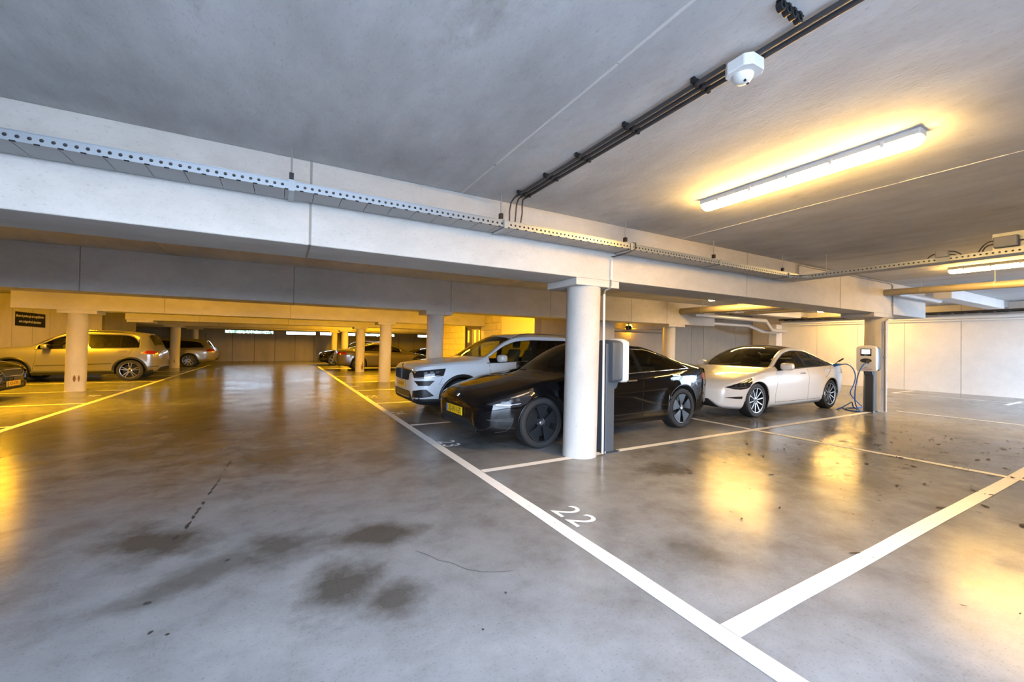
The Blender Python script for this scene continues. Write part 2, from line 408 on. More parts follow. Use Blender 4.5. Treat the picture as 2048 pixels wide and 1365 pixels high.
mb = MB()
for k in range(420):
    if k < 260:
        x = R_.gauss(7.4, 1.5); y = R_.gauss(2.3, 0.75)
    else:
        x = R_.uniform(3.0, 11.5); y = R_.uniform(0.2, 3.7)
    if not (2.2 < x < 11.8 and 0.1 < y < 4.4): continue
    L = R_.choice([.012, .016, .02, .03, .045]); an = R_.gauss(0.15, 0.9)
    vs, fs = blob(x, y, L, L*R_.uniform(.18, .5), an, n=6, z=0.0045)
    vs = [(p[0], p[1], p[2]+(R_.uniform(0, .004))) for p in vs]
    mb.add(vs, fs)
o = mb.build('dirt_flecks', M['leaf'], fl); o['kind'] = 'stuff'
# hairline crack near the camera
vs = []; fs = []; pth = [(0.78, 2.62), (0.84, 2.52), (0.87, 2.44), (0.93, 2.38), (0.98, 2.27), (1.05, 2.2), (1.12, 2.16), (1.22, 2.12)]
for i, (x, y) in enumerate(pth): vs += [(x-.0012, y-.0012, .002), (x+.0012, y+.0012, .002)]
for i in range(len(pth)-1): fs.append((2*i, 2*i+1, 2*i+3, 2*i+2))
mb = MB(); mb.add(vs, fs); mb.build('hairline_crack', M['tar'], fl)

# ---- ceiling: planks running with the aisle
ce = structure('ceiling', MB().box(-16, 24, YO-0.3, 36, CEIL+0.012, CEIL+0.35), M['mortar'])
edges = [-16, -11.55, -8.28, -5.01, -1.74, 1.532, 4.80, 8.07, 11.34, 14.61, 17.88, 24]
for a, b_ in zip(edges[:-1], edges[1:]):
    MB().box(a+0.005, b_-0.005, YO-0.3, 36, CEIL, CEIL+0.03).build('slab_plank', M['ceiling'], ce)
for x in (1.532, 4.80):
    y = YO
    while y < 34:
        q = R_.uniform(.3, .9)
        MB().box(x-.0048-R_.uniform(0, .006), x+.0048+R_.uniform(0, .006), y, min(y+q, 35), CEIL-R_.uniform(.0015, .004), CEIL+.01).build('joint_filler', M['wall'], ce)
        y += q+R_.choice([.005, .01, .05])
# ---- walls
def panel_wall(name, mats, axis, fixed, depth, cuts, z0, z1, back):
    # back sheet plus panels standing proud, joints recessed between them
    mb = MB()
    lo, hi = cuts[0], cuts[-1]
    if axis == 'x': mb.box(lo, hi, fixed+depth, fixed+depth+0.2*back, z0, z1) if back > 0 else mb.box(lo, hi, fixed-0.2, fixed, z0, z1)
    else: mb.box(fixed, fixed+0.2*back, lo, hi, z0, z1) if back > 0 else mb.box(fixed-0.2, fixed, lo, hi, z0, z1)
    o = structure(name, mb, mats[1])
    return o
def wall_y(name, y, x0, x1, joints, z0, z1, mat, face=-1, t=0.25):
    # wall across the aisle; face -1 looks toward -Y
    g = 0.012
    o = structure(name, MB().box(x0, x1, y+0.015, y+t, z0, z1), M['mortar'])
    xs = [x0]+sorted(joints)+[x1]
    for a, b_ in zip(xs[:-1], xs[1:]):
        MB().box(a+g/2, b_-g/2, y+R_.uniform(0, .004), y+0.016, z0, z1).build('wall_panel', mat, o)
    return o
def wall_x(name, x, y0, y1, joints, z0, z1, mat, face=-1, t=0.25):
    g = 0.012
    o = structure(name, MB().box(x+0.015, x+t, y0, y1, z0, z1) if face < 0 else MB().box(x-t, x-0.015, y0, y1, z0, z1), M['mortar'])
    ys = [y0]+sorted(joints)+[y1]
    for a, b_ in zip(ys[:-1], ys[1:]):
        d = R_.uniform(0, .004)
        (MB().box(x+d, x+0.016, a+g/2, b_-g/2, z0, z1) if face < 0 else MB().box(x-0.016, x-d, a+g/2, b_-g/2, z0, z1)).build('wall_panel', mat, o)
    return o
wr = wall_x('wall_right', XR, YO, 12.0, [0.35, 1.7, 3.05, 4.36, 5.73, 7.05, 8.4, 9.75], 0, CEIL, M['wall'])
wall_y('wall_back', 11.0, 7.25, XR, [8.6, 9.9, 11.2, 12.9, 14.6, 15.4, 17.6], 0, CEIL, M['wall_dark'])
# stair core: plain wall, then blocks and a doorway
core = wall_x('wall_core', 7.0, 11.0, 13.25, [], 0, CEIL, M['wall'], -1)
ck = structure('wall_core_blockwork', MB().box(7.02, 7.2, 13.25, 15.0, 0, CEIL).box(7.02, 7.2, 16.66, 19.4, 0, CEIL).box(7.02, 7.2, 15.0, 16.66, 2.15, CEIL).box(7.0, 12, 19.4, 19.6, 0, CEIL), M['mortar'])
bl = None
for (ya, yb) in ((13.26, 15.0), (16.66, 19.4)):
    z = 0.004; row = 0
    while z < CEIL-0.02:
        zt = min(z+0.262, CEIL)
        if z < 1.0 and row % 1 == 0 and z+0.262 < 0.9:     # lower courses stand behind the parked cars: one long block each
            MB().box(7.0, 7.03, ya, yb, z, zt).build('block', M['brick'], ck)
        else:
            y = ya - (0.36 if row % 2 else 0)
            while y < yb-0.01:
                a, b_ = max(y, ya), min(y+0.72, yb)
                if b_-a > 0.03: MB().box(7.0+R_.uniform(0, .004), 7.03, a+0.005, b_-0.005, z, zt).build('block', M['brick'], ck)
                y += 0.73
        z = zt+0.012; row += 1
dr = structure('door_1', MB().box(7.05, 7.13, 15.02, 16.64, 0, 2.13), M['door_dark'])
MB().box(7.01, 7.05, 15.0, 15.12, 0, 2.15).box(7.01, 7.05, 16.54, 16.66, 0, 2.15).box(7.01, 7.05, 15.0, 16.66, 2.06, 2.15).build('door_frame', M['door_dark'], dr)
MB().box(7.03, 7.05, 15.3, 15.95, 0.05, 2.0).build('door_leaf', M['door_grey'], dr)
for (a, b_) in ((15.16, 15.24), (15.55, 15.68), (16.25, 16.36)):
    MB().box(7.015, 7.03, a, b_, 1.45, 1.95).build('lit_pane', emit('stair_light', AMBER, 2.2), dr)
# left side
wl1 = wall_y('wall_left', 20.3, -16, -5.7, [-11, -9.6, -8.65, -7.93, -7.45, -7.03, -6.5], 0, CEIL, M['wall_amber'])
wall_x('wall_left_return', -5.7, 20.55, 24.3, [22.4], 0, CEIL, M['wall_dark'], 1)
wall_x('wall_left_far', -14.0, YO, 20.3, [0, 4, 8, 12, 16], 0, CEIL, M['wall_amber'], 1)
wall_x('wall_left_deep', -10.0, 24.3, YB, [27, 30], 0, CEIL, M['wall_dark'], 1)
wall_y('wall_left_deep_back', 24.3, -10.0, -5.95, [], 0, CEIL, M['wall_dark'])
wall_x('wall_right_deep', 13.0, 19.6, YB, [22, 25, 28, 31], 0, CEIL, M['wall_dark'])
# behind the camera: piers either side of the open front
wall_y('wall_front_left', YO-0.26, -14, -2.6, [-9.5], 0, CEIL, M['wall_dark'])
wall_y('wall_front_middle', YO-0.26, 2.6, 13.6, [5.5, 8, 10.5], 0, CEIL, M['wall_dark'])
# far wall with slot windows under the ceiling beam
Z0W, Z1W = 1.91, 2.13
wins = [(-3.36, -0.50), (0.27, 2.22), (2.48, 3.70), (4.2, 5.0), (5.69, 8.0), (9.9, 10.9)]
farj = [-8.5, -7.2, -5.9, -4.4, -2.9, -1.64, -0.40, 0.86, 2.1, 3.33, 4.57, 5.84, 7.1, 8.33, 9.58, 11.0]
wf = structure('wall_far', MB().box(-10, 13, YB+0.015, YB+0.22, 0, Z0W), M['mortar'])
xs = [-10]+farj+[13]
for a, b_ in zip(xs[:-1], xs[1:]):
    MB().box(a+.02, b_-.02, YB+R_.uniform(0, .006), YB+0.016, 0, Z0W).build('wall_panel', M['wall_amber'], wf)
MB().box(-10, 13, YB, YB+0.22, Z1W, CEIL).build('lintel', M['wall_amber'], wf)
prev = -10
for a, b_ in wins+[(13, 13)]:
    if a > prev: MB().box(prev, a, YB, YB+0.22, Z0W, Z1W).build('pier', M['wall_amber'], wf)
    prev = b_
for k, (a, b_) in enumerate(wins):
    w = structure('window_%d' % (k+1), MB().box(a, b_, YB+0.06, YB+0.1, Z0W, Z0W+.02).box(a, b_, YB+.06, YB+.1, Z1W-.02, Z1W).box(a, a+.03, YB+.06, YB+.1, Z0W+.02, Z1W-.02).box(b_-.03, b_, YB+.06, YB+.1, Z0W+.02, Z1W-.02), M['box_grey'])
    MB().box(a+.03, b_-.03, YB+.078, YB+.082, Z0W+.02, Z1W-.02).build('pane', M['pane'], w)

# ---- beams on columns
def beam(label, yc, x0, x1, joints, zb, mat='beam', wid=0.6, caps=()):
    t = thing('concrete_beam', label, 'beam', (x0, yc, zb))
    xs = [x0]+joints+[x1]
    for a, b_ in zip(xs[:-1], xs[1:]):
        MB().box(a+.007, b_-.007, yc-wid/2, yc+wid/2, zb, CEIL).build('beam_segment', M[mat], t, bevel=(0.008, 2))
    for j in joints:
        MB().box(j-.02, j+.02, yc-wid/2+.006, yc+wid/2-.006, zb+.006, CEIL).build('joint_filler', M['wall_dark'], t)
    for (a, b_) in caps:
        MB().box(a, b_, yc-wid/2, yc+wid/2, zb-0.085, zb).build('bearing_block', M[mat], t, bevel=(0.006, 2))
    return t
b1y = 4.085
beam('long pale concrete beam in front, carrying the galvanised cable tray', b1y, -9, 13.8, [-4.6, 0.19, 6.35, 9.4], 2.15, caps=((2.98, 3.65), (10.9, 11.86)))
beam('second beam from the front, grey on the left, behind the tray beam', 9.51, -9, 13.5, [-2.87, 0.195, 3.5, 6.38, 9.4, 11.0], 2.125, caps=((2.9, 3.55), (11.1, 11.9)))
beam('third beam from the front, above the grey beige car, starting beside the quote sign', 14.9, -5.75, 6.99, [-2.84, 0.23], 2.09, caps=((-4.95, -4.2), (2.9, 3.5)))
beam('fourth beam from the front, above the brown saloon', 20.25, -5.0, 12, [-2.8, 0.23, 6.9], 2.09, caps=((-4.95, -4.2), (2.9, 3.5)))
beam('fifth beam from the front, over the column beside the estate car', 25.65, -9.5, 12, [-2.8, 0.23, 6.9], 2.09, caps=((-4.95, -4.2), (2.9, 3.5)))
beam('farthest beam, just in front of the slot windows', 31.05, -9.5, 12, [-2.8, 0.23, 6.9], 2.13, caps=((-4.95, -4.2), (2.9, 3.5)))
def lean_x(): return 0.016
def column(label, x, y, top, rad=0.2, scrape=False):
    t = thing('round_column', label, 'column', (x, y, 0), 'round concrete columns')
    mb = MB(); pr = [(0, 0), (rad*1.01, 0), (rad*1.01, .005), (rad, .1), (rad, top*.5), (rad, top), (0, top)]
    mb.lathe(pr, 48, 'z', (x, y, 0))
    mb.v = [(p[0]+0.014*(p[2]-1.34)*0.87, p[1]-0.014*(p[2]-1.34)*.49, p[2]) for p in mb.v]
    o = mb.build('shaft', M['column'], t, smooth=40)
    if scrape:
        mb = MB()
        for (az, w_, z0, z1) in scrape:
            vs = []; fs = []
            for i in range(7):
                z = z0+(z1-z0)*i/6; ww = w_*math.sin(PI*(i+.5)/7)
                for s_ in (-1, 1):
                    a = az+s_*ww; vs.append((x+(rad+.003)*math.cos(a), y+(rad+.003)*math.sin(a), z))
            for i in range(6): fs.append((2*i, 2*i+1, 2*i+3, 2*i+2))
            mb.add(vs, fs)
        mb.build('scrape_mark', M['rust'], t)
    return t
column('thick pale round column in front of the black car', 3.25, COLY[0], 2.066, .207)
column('round column behind the charger with the lit screen', 11.55, COLY[0]-.02, 2.066)
column('grey round column behind the bonnet of the white SUV', 3.2, COLY[1], 2.04)
column('round column behind the black car under the second beam', 11.45, COLY[1]+.05, 2.04)
column('round column right of the aisle, in front of the brown saloon\'s front door', 3.2, COLY[2], 2.005)
column('scraped round column in front of the brown saloon\'s rear', 3.22, COLY[3], 2.005, .2, [(-1.1, .16, .08, .5), (-1.4, .1, .1, .36)])
column('round column touching the rear end of the brown saloon in view', 3.2, COLY[4], 2.005)
column('dark distant round column between the slot windows', 3.2, COLY[5], 2.045)
column('round column left of the aisle with two scrapes, in front of the beige SUV', -4.62, COLY[2], 2.005, .2, [(-1.45, .14, .25, .42), (-1.05, .1, .25, .42)])
column('round column left of the aisle beside the estate car', -4.55, COLY[4]+.05, 2.005, .2, [(-1.5, .1, .25, .42)])
column('far round column rising behind the roof of the estate car', -4.6, COLY[5], 2.045)
# pier and stub beams
t = thing('square_pier', 'square grey concrete pier just right of the front column, under the second beam', 'pier', (8.8, 10.0, 0))
MB().box(8.37, 9.3, 9.83, 10.2, 0, 2.6).build('shaft', M['column'], t, bevel=(.01, 1))
for (lab, y0) in (('white stub beam at the top right, ending at the cable rack', 3.35), ('white stub beam in the bay behind, above the white saloon', 8.7)):
    t = thing('stub_beam', lab, 'beam', (14, y0+.15, 2.61))
    MB().box(13.85, 18.3, y0, y0+.32, 2.61, CEIL).build('stub', M['wall'], t, bevel=(.008, 1))
    MB().box(18.3, 18.89, y0+.02, y0+.3, 2.66, CEIL).build('stub_end', M['beam'], t, bevel=(.008, 1))
t = thing('corner_pier', 'slim white pier at the corner of the white wall', 'pier', (18.6, 9.9, 0))
MB().box(18.45, 18.89, 9.72, 10.05, 0, 2.4).build('shaft', M['wall'], t, bevel=(.01, 1))

# ================================================================== lamps
def lamp(label, x, y0, y1, mat='lamp_warm', w=0.13, group=None):
    t = thing('tube_lamp', label, 'lamp', (x, (y0+y1)/2, CEIL), group)
    z1 = CEIL-.002; zm = CEIL-.05; zb = CEIL-.115
    mb = MB(); mb.prism([(x-w*.36, z1), (x+w*.36, z1), (x+w*.5, zm), (x-w*.5, zm)], y0+.01, y1-.01, 'y'); mb.build('housing', M['white_plastic'], t)
    # rounded translucent diffuser
    sec = [(w*.5*math.cos(a), zm-(zm-zb)*math.sin(a)) for a in [PI*k/10 for k in range(11)]]
    vs = []; fs = []; n = len(sec); st = [(y0+.005, .55), (y0+.03, .9), (y0+.06, 1), (y1-.06, 1), (y1-.03, .9), (y1-.005, .55)]
    for (y, k) in st: vs += [(x+a*k, y, zm+(z-zm)*k) for a, z in sec]
    for i in range(len(st)-1):
        for j in range(n-1): fs.append((i*n+j, i*n+j+1, (i+1)*n+j+1, (i+1)*n+j))
    fs += [tuple(range(n)), tuple((len(st)-1)*n+j for j in range(n))]
    mb = MB(); mb.add(vs, fs); mb.build('diffuser', M[mat], t, smooth=50)
    for y in (y0, y1-.05): MB().box(x-w*.42, x+w*.42, y, y+.05, zm-.004, z1).build('end_cap', M['white_plastic'], t, bevel=(.008, 2))
    L = y1-y0
    for k in range(5):
        y = y0+L*(.12+.19*k)
        for s_ in (-1, 1): MB().box(x+s_*w*.5-.004, x+s_*w*.5+.004, y-.012, y+.012, zm-.02, zm+.025).build('clip', M['white_plastic'], t)
    return t
lamp('long warm tube lamp lit on the ceiling over bay 22', 3.75, 1.04, 2.70)
lamp('warm tube lamp at the right edge, below the junction boxes', 10.45, 0.9, 2.57)
lamp('lit lamp end seen under the front beam, left of the white pipe bend', 11.05, 6.05, 7.74)
lamp('lit lamp end seen under the front beam, right of the pipes near the charger', 17.45, 6.05, 7.74)
for (x, y, lab) in ((-5.0, 9.86, 'amber lamp above the black car nose at the left edge, behind the second beam'), (3.9, 9.86, 'amber lamp above the bays beside the blockwork doorway, behind the second beam'),
                    (-6.2, 15.4, 'amber lamp above the grey beige SUV, behind the third beam'), (3.9, 15.4, 'amber lamp between the two columns right of the aisle, behind the third beam'),
                    (3.9, 22.2, 'amber lamp over the brown saloon, behind the fourth beam'), (3.9, 27.4, 'amber lamp over the farthest black car on the right of the aisle')):
    lamp(lab, x, y, y+1.66, 'lamp_amber')
t = thing('bulkhead_lamp', 'glowing bulkhead lamp on the back wall beside the grey pier', 'lamp', (11.05, 10.95, 2.1))
MB().box(10.9, 11.2, 10.93, 10.998, 2.03, 2.17).build('housing', M['white_plastic'], t, bevel=(.01, 2))
mb = MB(); mb.sphere((11.05, 10.93, 2.1), .1, 16, 10, (1.3, .6, .65)); mb.build('diffuser', M['lamp_amber'], t, smooth=60)

# ================================================================== cable tray
TZ0, TZ1 = 2.492, 2.552
def perforated(mb, p0, p1, z0, z1, pitch=0.05, r=0.011):
    # a thin rail with real round holes
    p0 = Vector(p0); p1 = Vector(p1); L = (p1-p0).length; n = int(L/pitch); d = (p1-p0)/n
    for i in range(n):
        a = p0+d*i; c = a+d*.5; u = d.normalized(); zc = (z0+z1)/2
        ring = [c+u*(r*math.cos(PI/4*k+PI/8)) + Vector((0, 0, zc+r*math.sin(PI/4*k+PI/8))) for k in range(8)]
        q = lambda s_, z: a+d*s_+Vector((0, 0, z))
        out = [q(1, z1*.5+zc*.5), q(1, z1), q(0, z1), q(0, z1*.5+zc*.5), q(0, z0*.5+zc*.5), q(0, z0), q(1, z0), q(1, z0*.5+zc*.5)]
        mb.add(ring+out, [(k, (k+1) % 8, 8+(k+1) % 8, 8+k) for k in range(8)])
tray = thing('cable_tray', 'galvanised perforated cable tray along the face of the front beam', 'cable tray', (3, 3.6, TZ0))
mb = MB(); perforated(mb, (-4, 3.5, 0), (7.28, 3.5, 0), TZ0, TZ1)
o = mb.build('front_rail', M['galv'], tray); md = o.modifiers.new('thick', 'SOLIDIFY'); md.thickness = .0015
MB().box(-4, 7.28, 3.496, 3.508, TZ1, TZ1+.006).build('rail_lip', M['galv'], tray)
mb = MB(); perforated(mb, (-4, 3.755, 0), (7.34, 3.755, 0), TZ0, TZ1, .1, .012); o = mb.build('rear_rail', M['galv'], tray); md = o.modifiers.new('thick', 'SOLIDIFY'); md.thickness = .0015
x = -4.0
while x < 7.3:
    x2 = min(x+.2, 7.34)
    MB().box(x+.002, x2-.002, 3.502, 3.752, TZ0, TZ0+.003).build('base_plate', M['galv_dull'], tray); x += .2
mb = MB(); x = -3.9
while x < 7.3: mb.box(x, x+.026, 3.4985, 3.5035, TZ0-.004, TZ0+.004); x += .1
o = mb.build('base_slots', M['well'], tray); o['kind'] = 'stuff'
for x in (0.045, 1.88, 3.56, 5.24, 7.0):
    mb = MB().box(x-.02, x+.02, 3.492, 3.757, TZ0-.012, TZ0-.001).box(x-.02, x+.02, 3.487, 3.496, TZ0-.012, TZ1+.012)
    mb.build('tray_bracket', M['galv'], tray)
    MB().tube([(x, 3.6, TZ0), (x, 3.6, CEIL)], .006, 8).build('threaded_rod', M['galv_dull'], tray)
    MB().box(x-.016, x+.016, 3.58, 3.62, 2.60, 2.65).build('rod_clamp', M['black_metal'], tray)
for k, (y, z, r) in enumerate(((3.522, 2.506, .012), (3.524, 2.531, .012), (3.56, 2.51, .014), (3.60, 2.508, .012), (3.64, 2.512, .016), (3.70, 2.509, .013))):  # unseen cables added behind the rail so its holes look dark
    MB().tube([(-4, y, z), (7.2+.02*k, y, z)], r, 8).build('cable', M['cable'], tray, smooth=60)
# branch running toward the camera
tr2 = thing('cable_tray', 'galvanised cable tray branch with junction boxes, running off to the right edge', 'cable tray', (7.4, 2, TZ0))
mb = MB(); perforated(mb, (7.36, -.95, 0), (7.36, 3.42, 0), TZ0, TZ1); o = mb.build('left_rail', M['galv'], tr2); md = o.modifiers.new('thick', 'SOLIDIFY'); md.thickness = .0015
mb = MB(); perforated(mb, (7.6, -.95, 0), (7.6, 3.7, 0), TZ0, TZ1, .1, .012); o = mb.build('right_rail', M['galv'], tr2); md = o.modifiers.new('thick', 'SOLIDIFY'); md.thickness = .0015
for k, (x, z, r) in enumerate(((7.382, 2.506, .012), (7.384, 2.531, .012), (7.43, 2.51, .014), (7.5, 2.512, .016))):  # more added cables, blocking light through the branch rail's holes
    MB().tube([(x, -.95, z), (x, 3.4, z)], r, 8).build('cable', M['cable'], tr2, smooth=60)
y = -.95
while y < 3.7:
    MB().box(7.362, 7.598, y+.002, min(y+.198, 3.75), TZ0, TZ0+.003).build('base_plate', M['galv_dull'], tr2); y += .2
pts = [(7.283+.077*math.sin(a), 3.5-.08*(1-math.cos(a))) for a in [PI/2*k/8 for k in range(9)]]
mb = MB(); vs = [(a, b_, z) for a, b_ in pts for z in (TZ0, TZ1)]; mb.add(vs, [(2*i, 2*i+1, 2*i+3, 2*i+2) for i in range(8)])
o = mb.build('bend', M['galv'], tr2, smooth=60); md = o.modifiers.new('thick', 'SOLIDIFY'); md.thickness = .002
MB().box(7.36, 7.6, 3.752, 3.758, TZ0, TZ1).build('corner_rail', M['galv'], tr2)
for y in (3.2, 0.9): MB().tube([(7.48, y, TZ0), (7.48, y, CEIL)], .006, 8).build('threaded_rod', M['galv_dull'], tr2)
def jbox(label, x, y0, y1, z0, z1, cables, backplate=False):
    t = thing('junction_box', label, 'junction box', (x, (y0+y1)/2, z0))
    MB().box(x-.035, x+.04, y0, y1, z0, z1).build('housing', M['box_grey'], t, bevel=(.008, 2))
    MB().box(x-.043, x-.0352, y0+.006, y1-.006, z0+.006, z1-.006).build('lid', M['box_grey'], t, bevel=(.003, 1))
    for y in (y0+.02, y1-.02):
        for z in (z0+.02, z1-.02): MB().lathe([(0, x-.046), (.006, x-.046), (.006, x-.043)], 8, 'x', (0, y, z)).build('screw', M['galv_dull'], t)
    if backplate: 
        MB().box(x+.041, x+.046, y0-.03, y1+.02, TZ0+.01, z1+.05).build('mounting_plate', M['galv'], t)
    else: MB().box(7.348, 7.357, y0+.0, y1-.0, TZ0-.005, z0-.001).build('mounting_plate', M['galv_dull'], t)
    for (pp, r) in cables:
        MB().tube(pp, r, 8).build('cable', M['cable'], t, smooth=60)
    return t
def arc(p0, p1, p2, n=10):
    p0, p1, p2 = Vector(p0), Vector(p1), Vector(p2)
    return [p0*(1-s_)**2 + p1*2*s_*(1-s_) + p2*s_*s_ for s_ in [k/n for k in range(n+1)]]
jbox('small grey junction box on the tray branch', 7.36, 1.80, 1.925, 2.545, 2.63,
     [(arc((7.36, 1.93, 2.6), (7.38, 2.0, 2.6), (7.44, 2.06, 2.5)), .007), (arc((7.36, 1.80, 2.61), (7.37, 1.74, 2.62), (7.44, 1.68, 2.52)), .007), (arc((7.36, 1.80, 2.57), (7.37, 1.76, 2.58), (7.44, 1.72, 2.52)), .007)])
jbox('large grey junction box at the right edge above the tray branch', 7.36, 1.24, 1.43, 2.575, 2.70,
     [(arc((7.36, 1.43, 2.665), (7.37, 1.52, 2.67), (7.44, 1.58, 2.53)), .008), (arc((7.36, 1.43, 2.625), (7.37, 1.52, 2.63), (7.44, 1.54, 2.53)), .008), (arc((7.36, 1.24, 2.64), (7.36, 1.1, 2.62), (7.44, .9, 2.54)), .009)], True)

# ================================================================== ceiling conduits, sensor
cb = thing('conduit_run', 'three dark conduits side by side across the ceiling, dropping into the cable tray', 'conduit', (2.0, 2.0, CEIL))
for k, x in enumerate((2.0, 2.05, 2.10)):
    y1 = -0.95 if k == 2 else (1.32 if k == 0 else 1.34)
    if k == 1: y1 = -0.95
    MB().tube([(x, 3.50, CEIL-.03), (x, y1, CEIL-.03)], .0135, 10).build('conduit', M['cable'], cb, smooth=60)
    d = (-.02, .02, .06)[k]
    MB().tube([(x, 3.50, CEIL-.03), (x, 3.55, CEIL-.035), (x+d*.4, 3.6, CEIL-.07), (x+d*.6, 3.62, CEIL-.15), (x+d*.3, 3.63, 2.56)], .008, 8).build('cable_drop', M['cable'], cb, smooth=60)
for y in (3.43, 2.97, 2.53, 2.02, 1.49):
    for x in (2.0, 2.05, 2.10):
        MB().box(x-.018, x+.018, y-.012, y+.012, CEIL-.046, CEIL-.0015).build('saddle', M['black_metal'], cb, bevel=(.004, 1))
    MB().box(1.965, 1.981, y-.012, y+.012, CEIL-.03, CEIL-.0015).build('saddle_lug', M['black_metal'], cb)
sn = thing('motion_sensor', 'white motion sensor with a round lens on the ceiling conduits', 'sensor', (2.05, 1.24, CEIL))
s_ = .075; c = .03
poly = [(2.04-s_, 1.24-s_+c), (2.04-s_+c, 1.24-s_), (2.04+s_-c, 1.24-s_), (2.04+s_, 1.24-s_+c), (2.04+s_, 1.24+s_-c), (2.04+s_-c, 1.24+s_), (2.04-s_+c, 1.24+s_), (2.04-s_, 1.24+s_-c)]
mb = MB(); mb.prism(poly, CEIL-.105, CEIL-.0455, 'z'); mb.build('base', M['white_plastic'], sn, bevel=(.004, 1))
mb = MB(); mb.lathe([(.05, CEIL-.105), (.048, CEIL-.115), (.036, CEIL-.136), (.018, CEIL-.145), (0, CEIL-.147)], 24, 'z', (2.045, 1.25, 0)); mb.build('lens', M['white_plastic'], sn, smooth=50)
for (dx, dy) in ((.02, -.012), (-.015, -.02)): MB().box(2.045+dx-.005, 2.045+dx+.005, 1.25+dy-.005, 1.25+dy+.005, CEIL-.147, CEIL-.135).build('detector', M['trimblack'], sn)
cl = thing('conduit_clip_strip', 'dark ribbed clip block beside the conduit at the top edge', 'clip', (2.0, .97, CEIL))
for k in range(4):
    MB().lathe([(.012, -.012), (.022, -.012), (.022, .012), (.012, .012)], 14, 'y', (1.86+.045*k, .97, CEIL-.024), closed=True).build('clip_ring', M['black_metal'], cl, smooth=40)
    MB().box(1.85+.045*k, 1.87+.045*k, .955, .985, CEIL-.012, CEIL).build('clip_foot', M['black_metal'], cl)
MB().box(1.84, 2.03, .96, .98, CEIL-.006, CEIL).build('clip_base', M['black_metal'], cl)

# ================================================================== conduits on columns and pipes
cd = thing('column_conduit', 'white conduit running down the front column from the tray', 'conduit', (3.46, 3.8, 0))
MB().tube([(3.475, 3.86, .02), (3.475, 3.86, 1.99)], .014, 12).build('conduit', M['white_plastic'], cd, smooth=60)
MB().tube([(3.475, 3.86, 1.99), (3.475, 3.84, 2.04), (3.50, 3.79, 2.06), (3.50, 3.772, 2.1), (3.50, 3.772, 2.42)], .011, 10).build('bend', M['box_grey'], cd, smooth=60)
MB().box(3.488, 3.512, 3.757, 3.783, 2.16, 2.44).build('trunking', M['white_plastic'], cd)
MB().tube(arc((3.5, 3.77, 2.44), (3.5, 3.5, 2.43), (3.62, 3.49, 2.5))+[Vector((3.62, 3.49, 2.57)), Vector((3.6, 3.53, 2.575))], .008, 8).build('cable', M['cable'], cd, smooth=60)
cd2 = thing('column_conduit', 'grey conduit from the beam down the column behind the lit charger', 'conduit', (11.79, 3.76, 0))
MB().tube([(7.82, 3.765, 2.62), (7.82, 3.765, 2.8), (7.9, 3.765, 2.82), (11.7, 3.765, 2.82), (11.78, 3.765, 2.78), (11.79, 3.765, 2.2), (11.7, 3.74, 2.08), (11.44, 3.74, 2.03), (11.40, 3.76, 1.98)], .013, 10).build('conduit', M['box_grey'], cd2, smooth=60)
MB().tube([(11.40, 3.77, 1.98), (11.40, 3.77, .02)], .02, 10).build('riser', M['pvc'], cd2, smooth=60)
for z in (.5, 1.2, 1.8): MB().box(11.375, 11.425, 3.745, 3.80, z-.012, z+.012).build('saddle', M['galv_dull'], cd2)
for z in (2.35, 2.6): MB().box(11.765, 11.815, 3.748, 3.787, z-.012, z+.012).build('saddle', M['galv_dull'], cd2)
def pipe(label, pts, r, mat, hang=(), n=14):
    t = thing('drain_pipe', label, 'pipe', tuple(pts[0]))
    MB().tube(pts, r, n).build('pipe_run', M[mat], t, smooth=50)
    for p, q in zip(pts[1:-1], pts[2:]):
        p = Vector(p); d = (Vector(q)-p).normalized()
        MB().tube([p-d*.02, p+d*.08], r*1.12, n).build('socket', M[mat], t, smooth=50)
    for (x, y, z) in hang:
        MB().tube([(x, y, z+r*.8), (x, y, CEIL)], .005, 6).build('hanger_rod', M['galv_dull'], t)
        MB().lathe([(r*1.02, -.012), (r*1.12, -.012), (r*1.12, .012), (r*1.02, .012)], n, 'y', (x, y, z), closed=True).build('pipe_clip', M['galv_dull'], t)
    return t
pipe('thick grey pipe leaving the front beam toward the right edge', [(11.40, 3.78, 2.60), (11.40, -0.95, 2.52)], .07, 'pvc', ((11.40, 3.2, 2.592), (11.40, 2.2, 2.578), (11.4, 1.2, 2.565)))
pipe('short silver pipe alongside the end of the front beam', [(11.6, 3.62, 2.575), (14.1, 3.62, 2.58)], .05, 'silver')
pipe('thick brown-lit pipe under the ceiling behind the front beam, left of its neighbour', [(11.68, 9.2, 2.56), (11.68, 4.45, 2.52)], .11, 'pvc', ((11.68, 8.4, 2.553), (11.68, 7.2, 2.543), (11.68, 6.0, 2.533)))
pipe('thinner brown-lit pipe with an elbow behind the front beam', [(13.6, 9.62, 2.44), (14.2, 9.4, 2.45), (14.46, 9.12, 2.62), (14.46, 4.45, 2.60)], .065, 'pvc', ((14.46, 8.2, 2.616), (14.46, 6.6, 2.608)))
pipe('upper silver pipe above the white saloon, bending down near the white wall', [(12.1, 9.0, 2.47), (16.3, 9.0, 2.44), (17.4, 9.35, 2.12), (18.4, 9.35, 2.10)], .07, 'silver')
pipe('lower silver pipe above the white saloon, leaving the second beam', [(13.3, 9.62, 2.27), (16.2, 9.62, 2.27), (17.2, 9.62, 2.06), (18.4, 9.62, 2.06)], .07, 'silver')
pipe('amber-lit pipe along the back wall between pier and column', [(9.4, 10.85, 1.93), (12.9, 10.85, 1.96)], .075, 'pvc')
t = thing('pipe_flange', 'round dark pipe mouth hanging below the second beam', 'pipe', (11.0, 9.9, 1.98))
